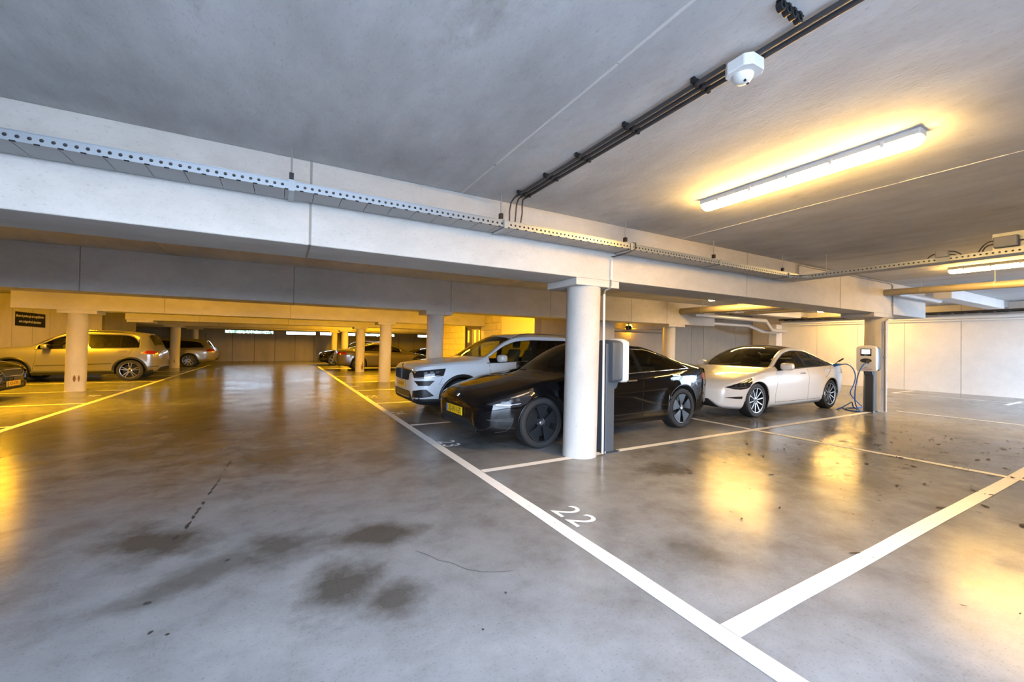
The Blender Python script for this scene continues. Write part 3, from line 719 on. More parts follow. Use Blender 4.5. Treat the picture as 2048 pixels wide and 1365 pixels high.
mb = MB(); mb.lathe([(.055, 0), (.085, 0), (.085, .12), (.055, .12)], 18, 'y', (10.05, 9.9, 1.985), closed=True); mb.build('ring', M['black_metal'], t, smooth=40)
mb = MB(); mb.lathe([(0, .06), (.056, .06)], 18, 'y', (10.05, 9.9, 1.985)); mb.build('mouth', M['well'], t)
MB().box(10.03, 10.07, 9.94, 9.98, 2.06, CEIL).build('strap', M['black_metal'], t)
t = thing('wall_pipe', 'long white pipe running level along the white right wall', 'pipe', (18.8, 3, 2.45))
MB().tube([(18.82, -0.95, 2.43), (18.82, 9.7, 2.47)], .065, 14).build('pipe_run', M['white_plastic'], t, smooth=50)
MB().tube([(18.84, -0.95, 2.33), (18.84, 9.7, 2.37)], .03, 10).build('lower_pipe', M['white_plastic'], t, smooth=50)
t = thing('cable_ladder', 'dark cable ladder above the white pipe along the right wall', 'cable tray', (18.6, 3, 2.56))
MB().box(18.38, 18.40, -0.95, 9.6, 2.55, 2.61).build('outer_rail', M['black_metal'], t); MB().box(18.80, 18.82, -0.95, 9.6, 2.55, 2.61).build('inner_rail', M['black_metal'], t)
y = -0.9
while y < 9.6: MB().box(18.4, 18.8, y, y+.03, 2.56, 2.58).build('rung', M['galv_dull'], t); y += .3
for k in range(4): MB().tube([(18.48+.08*k, -0.95, 2.60), (18.48+.08*k, 9.5, 2.60)], .018, 8).build('cable', M['cable'], t)
# ================================================================== quote sign
t = thing('quote_sign', 'black sign with a handwritten quote on the amber wall at far left', 'sign', (-7.5, 20.25, 1.95))
zt = 2.25
mb = MB(); mb.prism([(-7.85, 1.785), (-7.14, 1.73), (-7.145, 2.185), (-7.85, 2.262)], 20.27, 20.297, 'y'); mb.build('board', M['sign_black'], t)
for (txt, z, w_) in (('Binnen de perken zijn de mogelijkheden', 2.10, .66), ('even onbeperkt als daarbuiten', 1.915, .52)):
    mt = Matrix.Translation((-7.5, 20.268, z)) @ Matrix.Rotation(.075, 4, 'Y') @ Matrix.Rotation(PI/2, 4, 'X')
    text_mesh('lettering', txt, .13, M['sign_text'], t, mt, .001, .35, width=w_).location = Vector((7.5, -20.25, -1.95))

# ================================================================== chargers
def charger(label, x, y, face, plug):
    # local: front looks along +x before rotation; face=+1 looks +X, -1 looks -X
    t = thing('charging_station', label, 'charging station', (x, y, 0), None, 0 if face > 0 else PI); OFF[t.name] = (0, 0, 0)
    MB().box(-.06, .085, -.085, .085, 0.012, 1.38).build('post', M['anthracite'], t, bevel=(.012, 2))
    MB().box(.0855, .092, -.06, .06, 0.03, .88).build('post_cover', M['dark_plastic'], t)
    MB().box(-.10, .17, -.12, .12, 0, .012).build('foot_plate', M['anthracite'], t)
    for (a, b_) in ((-.08, -.105), (-.08, .105), (.15, -.105), (.15, .105)): MB().lathe([(0, .035), (.01, .035), (.012, .012)], 8, 'z', (a, b_, 0)).build('anchor_bolt', M['galv'], t)
    mb = MB(); mb.prism([(.09, .80), (.09, .93), (.17, .93), (.13, .82)], -.075, .075, 'y'); mb.build('bracket', M['anthracite'], t)
    # housing: grey back shell, pale front shell, curved top
    def shell(name, x0, x1, w_, z0, z1, mat, crown):
        prof = [(-w_, z0+.03), (-w_+.03, z0), (w_-.03, z0), (w_, z0+.03)] + [(w_-.012*(1-math.cos(a)) if False else w_*math.cos(a*.62), z1-crown+crown*math.sin(a)) for a in [PI/2*k/6*1.0 for k in range(0, 7)]]
        prof = [(-w_, z0+.03), (-w_+.03, z0), (w_-.03, z0), (w_, z0+.03)] + [(w_*math.cos(PI*k/12), z1-crown+crown*math.sin(PI*k/12)) for k in range(0, 13)]
        q = []
        for p in prof:
            if not q or abs(p[0]-q[-1][0])+abs(p[1]-q[-1][1]) > 1e-4: q.append(p)
        mb = MB(); mb.prism(q, x0, x1, 'x'); return mb.build(name, M[mat], t, bevel=(.012, 2), smooth=35)
    shell('back_shell', -.02, .15, .165, .90, 1.43, 'anthracite', .05)
    shell('front_shell', .151, .245, .175, .89, 1.45, 'white_plastic', .06)
    MB().box(.2455, .252, -.095, .095, 1.225, 1.375).build('screen_frame', M['gloss'], t, bevel=(.003, 1))
    MB().box(.2525, .2545, -.075, .075, 1.262, 1.36).build('screen', M['screen'], t)
    MB().box(.2525, .2545, -.03, .03, 1.235, 1.248).build('key_pad', M['box_grey'], t)
    mb = MB(); pl = [(.10*math.cos(a) + (.0), 1.12+.048*math.sin(a)) for a in [2*PI*k/24 for k in range(24)]]
    pl = [(max(-.055, min(.055, a))+ (.045*math.copysign(1, a)*max(0, (abs(a)-.055)/.045)), b_) for a, b_ in pl]
    mb.prism(pl, .2455, .251, 'x'); mb.build('socket_recess', M['dark_plastic'], t)
    MB().box(.2455, .248, -.10, .10, .935, .945).build('red_stripe', M['red'], t)
    MB().box(.2455, .248, -.03, .03, .965, .975).build('name_badge', M['box_grey'], t)
    if plug:
        MB().tube([(.25, .05, 1.12), (.31, .055, 1.11), (.335, .07, 1.07)], [.026, .026, .02], 12).build('plug', M['dark_plastic'], t, smooth=50)
    return t
charger('charging station seen edge-on beside the thick front column', 3.62, 3.99, 1, False)
charger('charging station with a lit screen, plugged to the white saloon', 11.28, 3.97, -1, True)
cbl = thing('charging_cable', 'blue charging cable looping on the floor between charger and white saloon', 'cable', (11.1, 4.3, 0))
def spline(pts, n=8):
    P = [Vector(p) for p in pts]; P = [P[0]*2-P[1]]+P+[P[-1]*2-P[-2]]; out = []
    for i in range(1, len(P)-2):
        for k in range(n):
            s_ = k/n
            out.append(.5*((2*P[i])+(-P[i-1]+P[i+1])*s_+(2*P[i-1]-5*P[i]+4*P[i+1]-P[i+2])*s_**2+(-P[i-1]+3*P[i]-3*P[i+1]+P[i+2])*s_**3))
    out.append(P[-2]); return out
MB().tube(spline([(11.40, 4.57, 1.005), (11.52, 4.50, 1.01), (11.70, 4.46, .92), (11.82, 4.45, .74), (11.75, 4.45, .55), (11.57, 4.45, .37), (11.64, 4.45, .27), (11.85, 4.42, .12), (11.95, 4.37, .012), (11.6, 4.36, .012), (11.15, 4.5, .012), (10.9, 4.42, .012), (11.05, 4.3, .13), (11.2, 4.28, .17), (11.32, 4.3, .06), (11.2, 4.18, .012), (10.95, 4.12, .012), (11.05, 4.35, .012), (11.3, 4.42, .012), (11.0, 4.24, .012), (10.92, 4.0, .02), (10.70, 3.97, .08), (10.5, 3.95, .22), (10.42, 3.93, .42), (10.44, 3.92, .62), (10.56, 3.92, .86), (10.76, 3.92, 1.02), (10.93, 3.92, 1.075)]), .012, 8).build('cable', M['blue_cable'], cbl, smooth=60)
MB().tube([(11.22, 4.65, .975), (11.30, 4.61, .995), (11.41, 4.565, 1.006)], [.034, .03, .018], 10).build('plug', M['blue_cable'], cbl, smooth=50)

# ================================================================== cars
def scaled(sp, sx, sz, sy=1.0, **kw):
    o = dict(sp)
    for k in ('top', 'bot', 'sh', 'rail'): o[k] = [(a*sx, b_*sz) for a, b_ in sp[k]]
    for k in ('W', 'ry'): o[k] = [(a*sx, b_*sy) for a, b_ in sp[k]]
    for k in ('L', 'w0', 'w1', 'r0', 'r1', 'd0', 'd1', 'dt0'): o[k] = sp[k]*sx
    o['bp'] = [(a*sx, b_*sx) for a, b_ in sp['bp']]; o['xf'] = sp['xf']*sx; o['xr'] = sp['xr']*sx
    o.update(kw); return o
SALOON = dict(L=4.69,
    top=[(0,.585),(.03,.645),(.1,.70),(.3,.775),(.6,.845),(.9,.905),(1.2,.975),(1.5,1.13),(1.8,1.285),(2.05,1.385),(2.4,1.437),(2.75,1.437),(3.2,1.378),(3.7,1.235),(4.1,1.12),(4.3,1.085),(4.5,1.08),(4.62,1.055),(4.665,.98),(4.69,.72)],
    bot=[(0,.36),(.02,.28),(.06,.225),(.2,.19),(.5,.17),(.9,.16),(3.8,.17),(4.3,.23),(4.6,.29),(4.67,.36),(4.69,.45)],
    sh=[(0,.55),(.1,.625),(.3,.70),(.6,.77),(.85,.825),(1.3,.88),(1.7,.90),(2.5,.92),(3.3,.955),(3.9,.985),(4.3,.99),(4.6,.95),(4.66,.87),(4.69,.66)],
    rail=[(0,.57),(.1,.665),(.3,.735),(.6,.80),(.85,.86),(1.3,.915),(1.5,.955),(1.9,1.18),(2.2,1.30),(2.6,1.362),(3.0,1.345),(3.5,1.225),(4.0,1.075),(4.2,1.045),(4.6,1.00),(4.66,.92),(4.69,.69)],
    ry=[(0,.38),(.1,.55),(.3,.67),(.6,.76),(.85,.80),(1.3,.815),(1.5,.79),(1.9,.70),(2.3,.62),(2.7,.59),(3.2,.60),(3.7,.65),(4.1,.70),(4.4,.69),(4.6,.60),(4.69,.40)],
    W=[(0,.46),(.02,.58),(.06,.67),(.12,.735),(.25,.815),(.45,.873),(.8,.915),(1.3,.925),(3.7,.925),(4.1,.912),(4.4,.86),(4.6,.75),(4.67,.64),(4.69,.50)],
    xf=.84, xr=3.715, tr=.335, ar=.375, zc=.335, tw=.235, w0=1.50, w1=2.25, r0=3.05, r1=4.12, d0=1.62, d1=3.92, dt0=3.3, fhi=.88, flo=.07, bp=[(2.70,2.79),(3.46,3.49)], clad=0.0, sweep=.30, roofglass=True)
SUV = dict(L=4.38,
    top=[(0,.80),(.02,.885),(.06,.94),(.15,.98),(.4,1.02),(.8,1.065),(1.15,1.10),(1.5,1.30),(1.8,1.47),(2.05,1.56),(2.3,1.592),(2.6,1.605),(3.2,1.60),(3.8,1.56),(4.03,1.525),(4.10,1.44),(4.24,1.12),(4.33,.95),(4.365,.85),(4.38,.70)],
    bot=[(0,.44),(.03,.31),(.1,.245),(.5,.215),(4.0,.22),(4.3,.30),(4.38,.42)],
    sh=[(0,.76),(.06,.875),(.15,.915),(.5,.955),(.9,.98),(1.4,.99),(2.5,1.01),(3.5,1.04),(4.0,1.06),(4.2,1.03),(4.33,.89),(4.38,.66)],
    rail=[(0,.78),(.06,.905),(.15,.945),(.5,.99),(.9,1.02),(1.3,1.045),(1.45,1.11),(1.9,1.40),(2.2,1.50),(2.6,1.53),(3.3,1.525),(3.8,1.485),(4.03,1.44),(4.12,1.33),(4.24,1.07),(4.33,.92),(4.38,.68)],
    ry=[(0,.52),(.06,.63),(.15,.71),(.5,.79),(1.3,.815),(1.5,.77),(1.9,.69),(2.3,.645),(3.3,.645),(4.0,.63),(4.2,.67),(4.33,.63),(4.38,.55)],
    W=[(0,.60),(.02,.68),(.08,.775),(.2,.85),(.45,.895),(.9,.92),(3.6,.92),(4.1,.90),(4.28,.83),(4.36,.74),(4.38,.66)],
    xf=.885, xr=3.525, tr=.345, ar=.39, zc=.345, tw=.225, w0=1.45, w1=2.08, r0=4.06, r1=4.22, d0=1.48, d1=3.86, dt0=3.45, fhi=.86, flo=.04, bp=[(2.50,2.62),(3.36,3.40)], clad=0.30, sweep=.28, roofglass=False)
ESTATE = dict(L=4.94,
    top=[(0,.62),(.03,.70),(.1,.76),(.4,.84),(.9,.92),(1.4,.985),(1.7,1.13),(2.1,1.33),(2.4,1.44),(2.9,1.485),(3.6,1.475),(4.3,1.42),(4.52,1.38),(4.60,1.29),(4.80,1.02),(4.89,.90),(4.92,.80),(4.94,.62)],
    bot=[(0,.38),(.02,.29),(.06,.23),(.2,.20),(.9,.17),(4.0,.18),(4.6,.25),(4.9,.34),(4.94,.45)],
    sh=[(0,.58),(.1,.68),(.4,.77),(.9,.85),(1.5,.90),(2.5,.93),(3.6,.97),(4.4,.995),(4.7,.96),(4.88,.84),(4.94,.58)],
    rail=[(0,.60),(.1,.71),(.4,.80),(.9,.88),(1.5,.94),(1.7,.99),(2.1,1.22),(2.4,1.34),(2.9,1.405),(3.6,1.39),(4.3,1.33),(4.52,1.28),(4.62,1.19),(4.8,.98),(4.89,.87),(4.94,.60)],
    ry=[(0,.45),(.1,.60),(.4,.74),(.9,.81),(1.5,.81),(1.7,.78),(2.1,.69),(2.6,.62),(3.5,.62),(4.3,.62),(4.6,.64),(4.8,.68),(4.94,.5)],
    W=[(0,.54),(.02,.65),(.08,.74),(.2,.82),(.5,.90),(1.0,.933),(4.0,.933),(4.5,.91),(4.8,.82),(4.91,.72),(4.94,.6)],
    xf=.86, xr=3.835, tr=.34, ar=.38, zc=.34, tw=.235, w0=1.68, w1=2.35, r0=4.54, r1=4.80, d0=1.80, d1=4.42, dt0=4.0, fhi=.88, flo=.05, bp=[(2.86,2.96),(3.80,3.84)], clad=0.0, sweep=.28, roofglass=False)
SIDEP = pch([(0, .90), (.10, .955), (.3, .978), (.5, .99), (.68, 1.0), (.86, .985), (1.0, .945)])

def car_shell(sp):
    fn = {k: pch(sp[k]) for k in ('top', 'bot', 'sh', 'rail', 'ry', 'W')}
    L = sp['L']; xs = set()
    for v in (0, .004, .01, .02, .035, .06, .09, .12, .16, .2): xs.add(round(v, 4)); xs.add(round(L-v, 4))
    x = .26
    while x < L-.25: xs.add(round(x, 4)); x += .06
    keys = [sp['w0'], sp['w1'], sp['r0'], sp['r1'], sp['d0'], sp['d1'], sp['dt0']] + [q for a in sp['bp'] for q in a]
    for xc in (sp['xf'], sp['xr']):
        for k in range(0, 25): keys.append(xc-sp['ar']*math.cos(PI*k/24))
    keys = sorted(set(round(k, 4) for k in keys))
    ks = []
    for k in keys:
        if not ks or k-ks[-1] > .004: ks.append(k)
    xs = sorted([x for x in xs if all(abs(x-k) > .012 for k in ks)] + ks)
    NS = 9; FR = 5; TP = [0.07, .2, .36, .54, .76, 1.0]
    def low(x):
        z = fn['bot'](x)
        for xc in (sp['xf'], sp['xr']):
            d = abs(x-xc)
            if d < sp['ar']: z = max(z, sp['zc']+math.sqrt(sp['ar']**2-d*d))
        return z
    def side(x, z):
        b_ = fn['bot'](x); s_ = fn['sh'](x); h = (z-b_)/max(s_-b_, .02); y = fn['W'](x)*SIDEP(min(max(h, 0), 1))
        for xc in (sp['xf'], sp['xr']):                # slight wheel-arch flare
            d = math.hypot(x-xc, z-sp['zc'])-sp['ar']
            if d < .12: y += .012*(1-max(d, 0)/.12)
        return y
    def sweep(x):
        a, w0, w1 = .35, sp['w0'], sp['w1']
        if x <= a or x >= w1+.5: q = 0
        elif x < w0: s_ = (x-a)/(w0-a); q = sp['sweep']*s_*s_*(3-2*s_)
        else: s_ = (x-w0)/(w1+.5-w0); q = sp['sweep']*(1-s_*s_*(3-2*s_))
        return q
    rows = []; 
    for x in xs:
        zl = low(x); zs = max(fn['sh'](x), zl+.03); zr = max(fn['rail'](x), zs+.008); ysh = side(x, fn['sh'](x)); yr = min(fn['ry'](x), ysh-.012)
        r = []; yl = side(x, zl)
        r += [(x, 0, zl), (x, yl*.6, zl), (x, yl-.03, zl)]
        for k in range(NS+1):
            z = zl+(zs-zl)*k/NS; r.append((x, side(x, z) if k < NS else ysh, z))
        g = zr-zs
        # glass band
        fh = sp['fhi']; fl_ = sp['flo']
        if x >= sp['d1']: fh = fl_
        elif x > sp['dt0']:
            s_ = (x-sp['dt0'])/(sp['d1']-sp['dt0']); fh = fl_+(fh-fl_)*math.sqrt(max(0, 1-s_**2.6))
        elif x < sp['d0']: fh = fl_
        fs = [fl_]+[fl_+(fh-fl_)*q for q in (.33, .67, 1)]+[1.0]
        if fh-fl_ < .02: fs = [fl_, .3, .55, .8, 1.0]
        for f in fs:
            r.append((x, ysh+(yr-ysh)*f+.10*g*f*(1-f), zs+g*f))
        xc = x-sweep(x); zt = max(fn['top'](xc), zr+.01)
        for s_ in TP:
            q = 1-(1-s_)**2
            r.append((x-sweep(x)*q, yr*(1-s_), zr+(zt-zr)*(1-(1-s_)**2.3)))
        rows.append(r)
    nr = len(rows[0]); V = []; idx = []
    for r in rows:
        a = []; b_ = []
        for j, p in enumerate(r):
            a.append(len(V)); V.append(p)
            if 0 < j < nr-1: b_.append(len(V)); V.append((p[0], -p[1], p[2]))
            else: b_.append(a[-1])
        idx.append((a, b_))
    j_side = 2; j_g = 2+1+NS; j_t = j_g+FR-0
    faces = {}
    jlo, jhi = j_g+1, j_g+4           # rows that bound the glass
    for i in range(len(xs)-1):
        xm = (xs[i]+xs[i+1])/2
        for side_ in (0, 1):
            A = idx[i][side_]; B = idx[i+1][side_]
            for j in range(nr-1):
                f = (A[j], A[j+1], B[j+1], B[j]) if side_ == 0 else (A[j], B[j], B[j+1], A[j+1])
                f = tuple(dict.fromkeys(f))
                if len(f) < 3: continue
                zm = sum(V[q][2] for q in f)/len(f)
                key = 'body'
                if j < 3: key = 'under'
                elif j < j_g:
                    if sp['clad'] and zm < sp['clad']+.02: key = 'clad_%d_%d' % (side_, 0 if xm < sp['xf'] else (1 if xm < sp['xr'] else 2))
                elif jlo <= j < jhi and sp['d0'] < xm < sp['d1']:
                    key = 'win_f' if xm < sp['bp'][0][0] else ('win_r' if xm < sp['bp'][1][0] else 'win_q')
                    for q, (a, b_) in enumerate(sp['bp']):
                        if a < xm < b_: key = 'pillar_%d' % q
                    key += '_'+str(side_)
                elif j >= j_t+1:
                    if sp['w0'] < xm < sp['w1']: key = 'windshield'
                    elif sp['r0'] < xm < sp['r1']: key = 'rear_window'
                    elif sp['roofglass'] and sp['w1'] < xm < sp['r0']: key = 'roof'
                faces.setdefault(key, []).append(f)
    for e, rev in ((0, False), (-1, True)):
        a, b_ = idx[e]; poly = a[3:]+b_[-2:2:-1]
        # cap made of strips between the two halves
        for j in range(3, nr-2):
            f = (a[j], b_[j], b_[j+1], a[j+1]); f = tuple(dict.fromkeys(f))
            if len(f) >= 3: faces['body'].append(f)
        f = tuple(dict.fromkeys((a[nr-2], b_[nr-2], a[nr-1])));  faces['body'].append(f)
        f = (a[0], a[1], a[2], a[3], b_[3], b_[2], b_[1]); faces['under'].append(f)
    # outward orientation
    allf = [f for k in faces for f in faces[k]]
    bm = bmesh.new(); bv = [bm.verts.new(p) for p in V]; lay = bm.faces.layers.int.new('k'); names = list(faces)
    for k, nm in enumerate(names):
        for f in faces[nm]:
            try: q = bm.faces.new([bv[t_] for t_ in f]); q[lay] = k
            except ValueError: pass
    bmesh.ops.recalc_face_normals(bm, faces=bm.faces)
    bm.verts.index_update()
    faces = {nm: [] for nm in names}
    for q in bm.faces: faces[names[q[lay]]].append(tuple(v.index for v in q.verts))
    bvh = BVHTree.FromPolygons([Vector(p) for p in V], [f for k in faces for f in faces[k]])
    bm.free()
    return V, faces, bvh, dict(low=low, side=side, fn=fn, xs=xs)

def sub_obj(name, V, fs, mats, parent, smooth=38):
    mp = {}; v = []; ff = []
    for f in fs:
        q = []
        for i in f:
            if i not in mp: mp[i] = len(v); v.append(V[i])
            q.append(mp[i])
        ff.append(tuple(q))
    mb = MB(); mb.add(v, ff)
    return mb.build(name, mats, parent, (0, 0, 0), smooth=smooth, fix=False)

DIRS = {'side-': (Vector((0, 1, 0)), lambda a, b_: Vector((a, -2, b_))), 'side+': (Vector((0, -1, 0)), lambda a, b_: Vector((a, 2, b_))),
        'front': (Vector((1, 0, 0)), lambda a, b_: Vector((-1, a, b_))), 'rear': (Vector((-1, 0, 0)), lambda a, b_: Vector((8, a, b_)))}
def resample(p, n):
    P = [Vector(q) for q in p]; d = [0]
    for a, b_ in zip(P[:-1], P[1:]): d.append(d[-1]+(b_-a).length)
    out = []
    for k in range(n):
        t = d[-1]*k/(n-1); i = 0
        while i < len(P)-2 and d[i+1] < t: i += 1
        s_ = 0 if d[i+1] == d[i] else (t-d[i])/(d[i+1]-d[i]); out.append(P[i].lerp(P[i+1], s_))
    return out
def patch(bvh, proj, lo, hi, nu=18, nv=5, off=.004):
    d, org = DIRS[proj]; A = resample(lo, nu); B = resample(hi, nu); vs = []; 
    base = []
    for i in range(nu):
        for j in range(nv):
            q = A[i].lerp(B[i], j/(nv-1)); h = bvh.ray_cast(org(q.x, q.y), d)
            if h[0] is None:
                h = bvh.find_nearest(org(q.x, q.y)+d*1.1); p, nn = h[0], -d
            else: p, nn = h[0], h[1]
            if nn.dot(d) > 0: nn = -nn
            vs.append(p+nn*off); base.append(p-nn*.004)
    fs = []
    for i in range(nu-1):
        for j in range(nv-1): fs.append((i*nv+j, i*nv+j+1, (i+1)*nv+j+1, (i+1)*nv+j))
    # skirt down to the surface
    rim = [i*nv for i in range(nu)]+[(nu-1)*nv+j for j in range(1, nv)]+[i*nv+nv-1 for i in range(nu-2, -1, -1)]+[j for j in range(nv-2, 0, -1)]
    o = len(vs); vs += [base[k] for k in rim]; n = len(rim)
    for k in range(n): fs.append((rim[k], rim[(k+1) % n], o+(k+1) % n, o+k))
    mb = MB(); mb.add(vs, fs); return mb
def both(fn_):
    for sd in ('side-', 'side+'): fn_(sd)
def strip(bvh, proj, pts, w=.005, off=.0012, n=None):
    P = resample(pts, n or max(4, int(sum((Vector(b_)-Vector(a)).length for a, b_ in zip(pts[:-1], pts[1:]))/.05)))
    lo = []; hi = []
    for i, p in enumerate(P):
        t = (P[min(i+1, len(P)-1)]-P[max(i-1, 0)]).normalized(); q = Vector((-t.y, t.x))*(w/2); lo.append(p-q); hi.append(p+q)
    return patch(bvh, proj, [tuple(a) for a in lo], [tuple(a) for a in hi], len(P), 2, off)

def add_wheel(root, x, y, sp, style, steer=0.0):
    R = sp['tr']; w = sp['tw']; rr = R*.735; s_ = -1 if y < 0 else 1
    wh = MB()
    g = .006
    pr = [(rr, -w*.42), (rr+.012, -w*.47), (R*.86, -w*.5), (R*.95, -w*.47), (R*.985, -w*.40)]
    for k in range(4):
        c = -w*.30+w*.2*k
        pr += [(R, c-w*.07), (R, c+w*.05), (R-g, c+w*.055), (R-g, c+w*.075)] if k < 3 else [(R, c-w*.07), (R, c+w*.05)]
    pr += [(R*.985, w*.40), (R*.95, w*.47), (R*.86, w*.5), (rr+.012, w*.47), (rr, w*.42)]
    wh.lathe(pr, 56, 'y')
    o = wh.build('wheel', M['rubber'], root, (0, 0, 0), smooth=30); o.location = (x, y-s_*w*.5, R); o.rotation_euler = (0, 0, steer)
    yo = s_*w*.5                       # outer face
    mat = M['alloy'] if style not in ('aero',) else M['alloy_dark']
    rim = MB()
    rim.lathe([(rr+.002, yo*.9), (rr-.002, yo*.97), (rr-.012, yo*.95), (rr-.016, yo*.86)], 48, 'y')
    brl = MB(); brl.lathe([(rr-.016, yo*.86), (rr-.022, yo*.6), (rr-.03, -yo*.8)], 40, 'y'); brl.build('rim_barrel', M['trimblack'], o, (0, 0, 0), smooth=60)
    def spoke(a, r0, r1, w0, w1, d0=.70, d1=.86, th=.025):
        ca, sa = math.cos(a), math.sin(a); vs = []
        for (r, ww, d) in ((r0, w0, d0), ((r0+r1)/2, (w0+w1)/2, (d0+d1)/2+.03), (r1, w1, d1)):
            for (t_, dd) in ((-ww, 0), (ww, 0), (ww*.8, -th), (-ww*.8, -th)):
                vs.append((r*ca-t_*sa, yo*d+s_*dd, r*sa+t_*ca))
        fs = []
        for i in (0, 4):
            for k in range(4): fs.append((i+k, i+(k+1) % 4, i+4+(k+1) % 4, i+4+k))
        fs += [(0, 1, 2, 3), (8, 9, 10, 11)]
        rim.add(vs, fs)
    if style == 'aero':
        for k in range(5): spoke(2*PI*k/5+.3, .04, rr-.010, .012, .108, .78, .90)
    elif style == 'ten':
        for k in range(10): spoke(2*PI*k/10+.16, .045, rr-.012, .010, .0085, .74, .88)
    elif style == 'vee':
        for k in range(10): spoke(2*PI*(k//2)/5+.3+(.17 if k % 2 else -.17), .05, rr-.012, .012, .012, .74, .88)
    else:
        for k in range(5): spoke(2*PI*k/5+.3, .045, rr-.012, .03, .022, .72, .88)
    rim.lathe([(.0, yo*.80), (.05, yo*.80), (.066, yo*.72), (.07, yo*.3)], 24, 'y')
    r_ = rim.build('rim', mat, o, (0, 0, 0), smooth=32)
    hb = MB(); hb.lathe([(0, yo*.86), (.022, yo*.86), (.030, yo*.80)], 16, 'y'); hb.build('hub_cap', M['alloy'] if style == 'aero' else M['alloy_dark'], o, (0, 0, 0))
    br = MB(); br.lathe([(.0, yo*.25), (rr*.78, yo*.25), (rr*.78, yo*.12), (0, yo*.12)], 32, 'y'); br.build('brake_disc', M['alloy_dark'] if style != 'aero' else M['trimblack'], o, (0, 0, 0))
    return o

def number_plate(root, txt, loc, facing, tilt=0.0):
    # facing -1: toward local -x
    p = MB().box(-.012, -.002, -.26, .26, -.055, .055)
    o = p.build('number_plate', M['plate'], root, (0, 0, 0), bevel=(.004, 1)); o.location = loc; o.rotation_euler = (0, tilt, 0 if facing < 0 else PI)
    q = MB().box(-.0135, -.0122, .213, .255, -.05, .05); q.build('blue_band', M['plate_blue'], o, (0, 0, 0))
    mt = Matrix.Translation((-.0125, -.02, 0)) @ Matrix.Rotation(-PI/2, 4, 'Z') @ Matrix.Rotation(PI/2, 4, 'X')
    text_mesh('plate_lettering', txt, .098, M['plate_ink'], o, mt, .0008, width=.385)
    return o

def seat_mesh(root, x, y, z, mat, w=.25):
    st = MB().box(x-.05, x+.45, y-w, y+w, z, z+.16).build('seat', M[mat], root, (0, 0, 0), bevel=(.05, 3), smooth=60)
    b_ = MB(); b_.prism([(x+.36, z+.10), (x+.50, z+.10), (x+.68, z+.66), (x+.58, z+.68)], y-w*.94, y+w*.94, 'y'); b_.build('seat_back', M[mat], st, (0, 0, 0), bevel=(.045, 3), smooth=60)
    h = MB(); h.prism([(x+.60, z+.71), (x+.70, z+.70), (x+.73, z+.88), (x+.65, z+.89)], y-.12, y+.12, 'y'); h.build('headrest', M[mat], st, (0, 0, 0), bevel=(.035, 3), smooth=60)

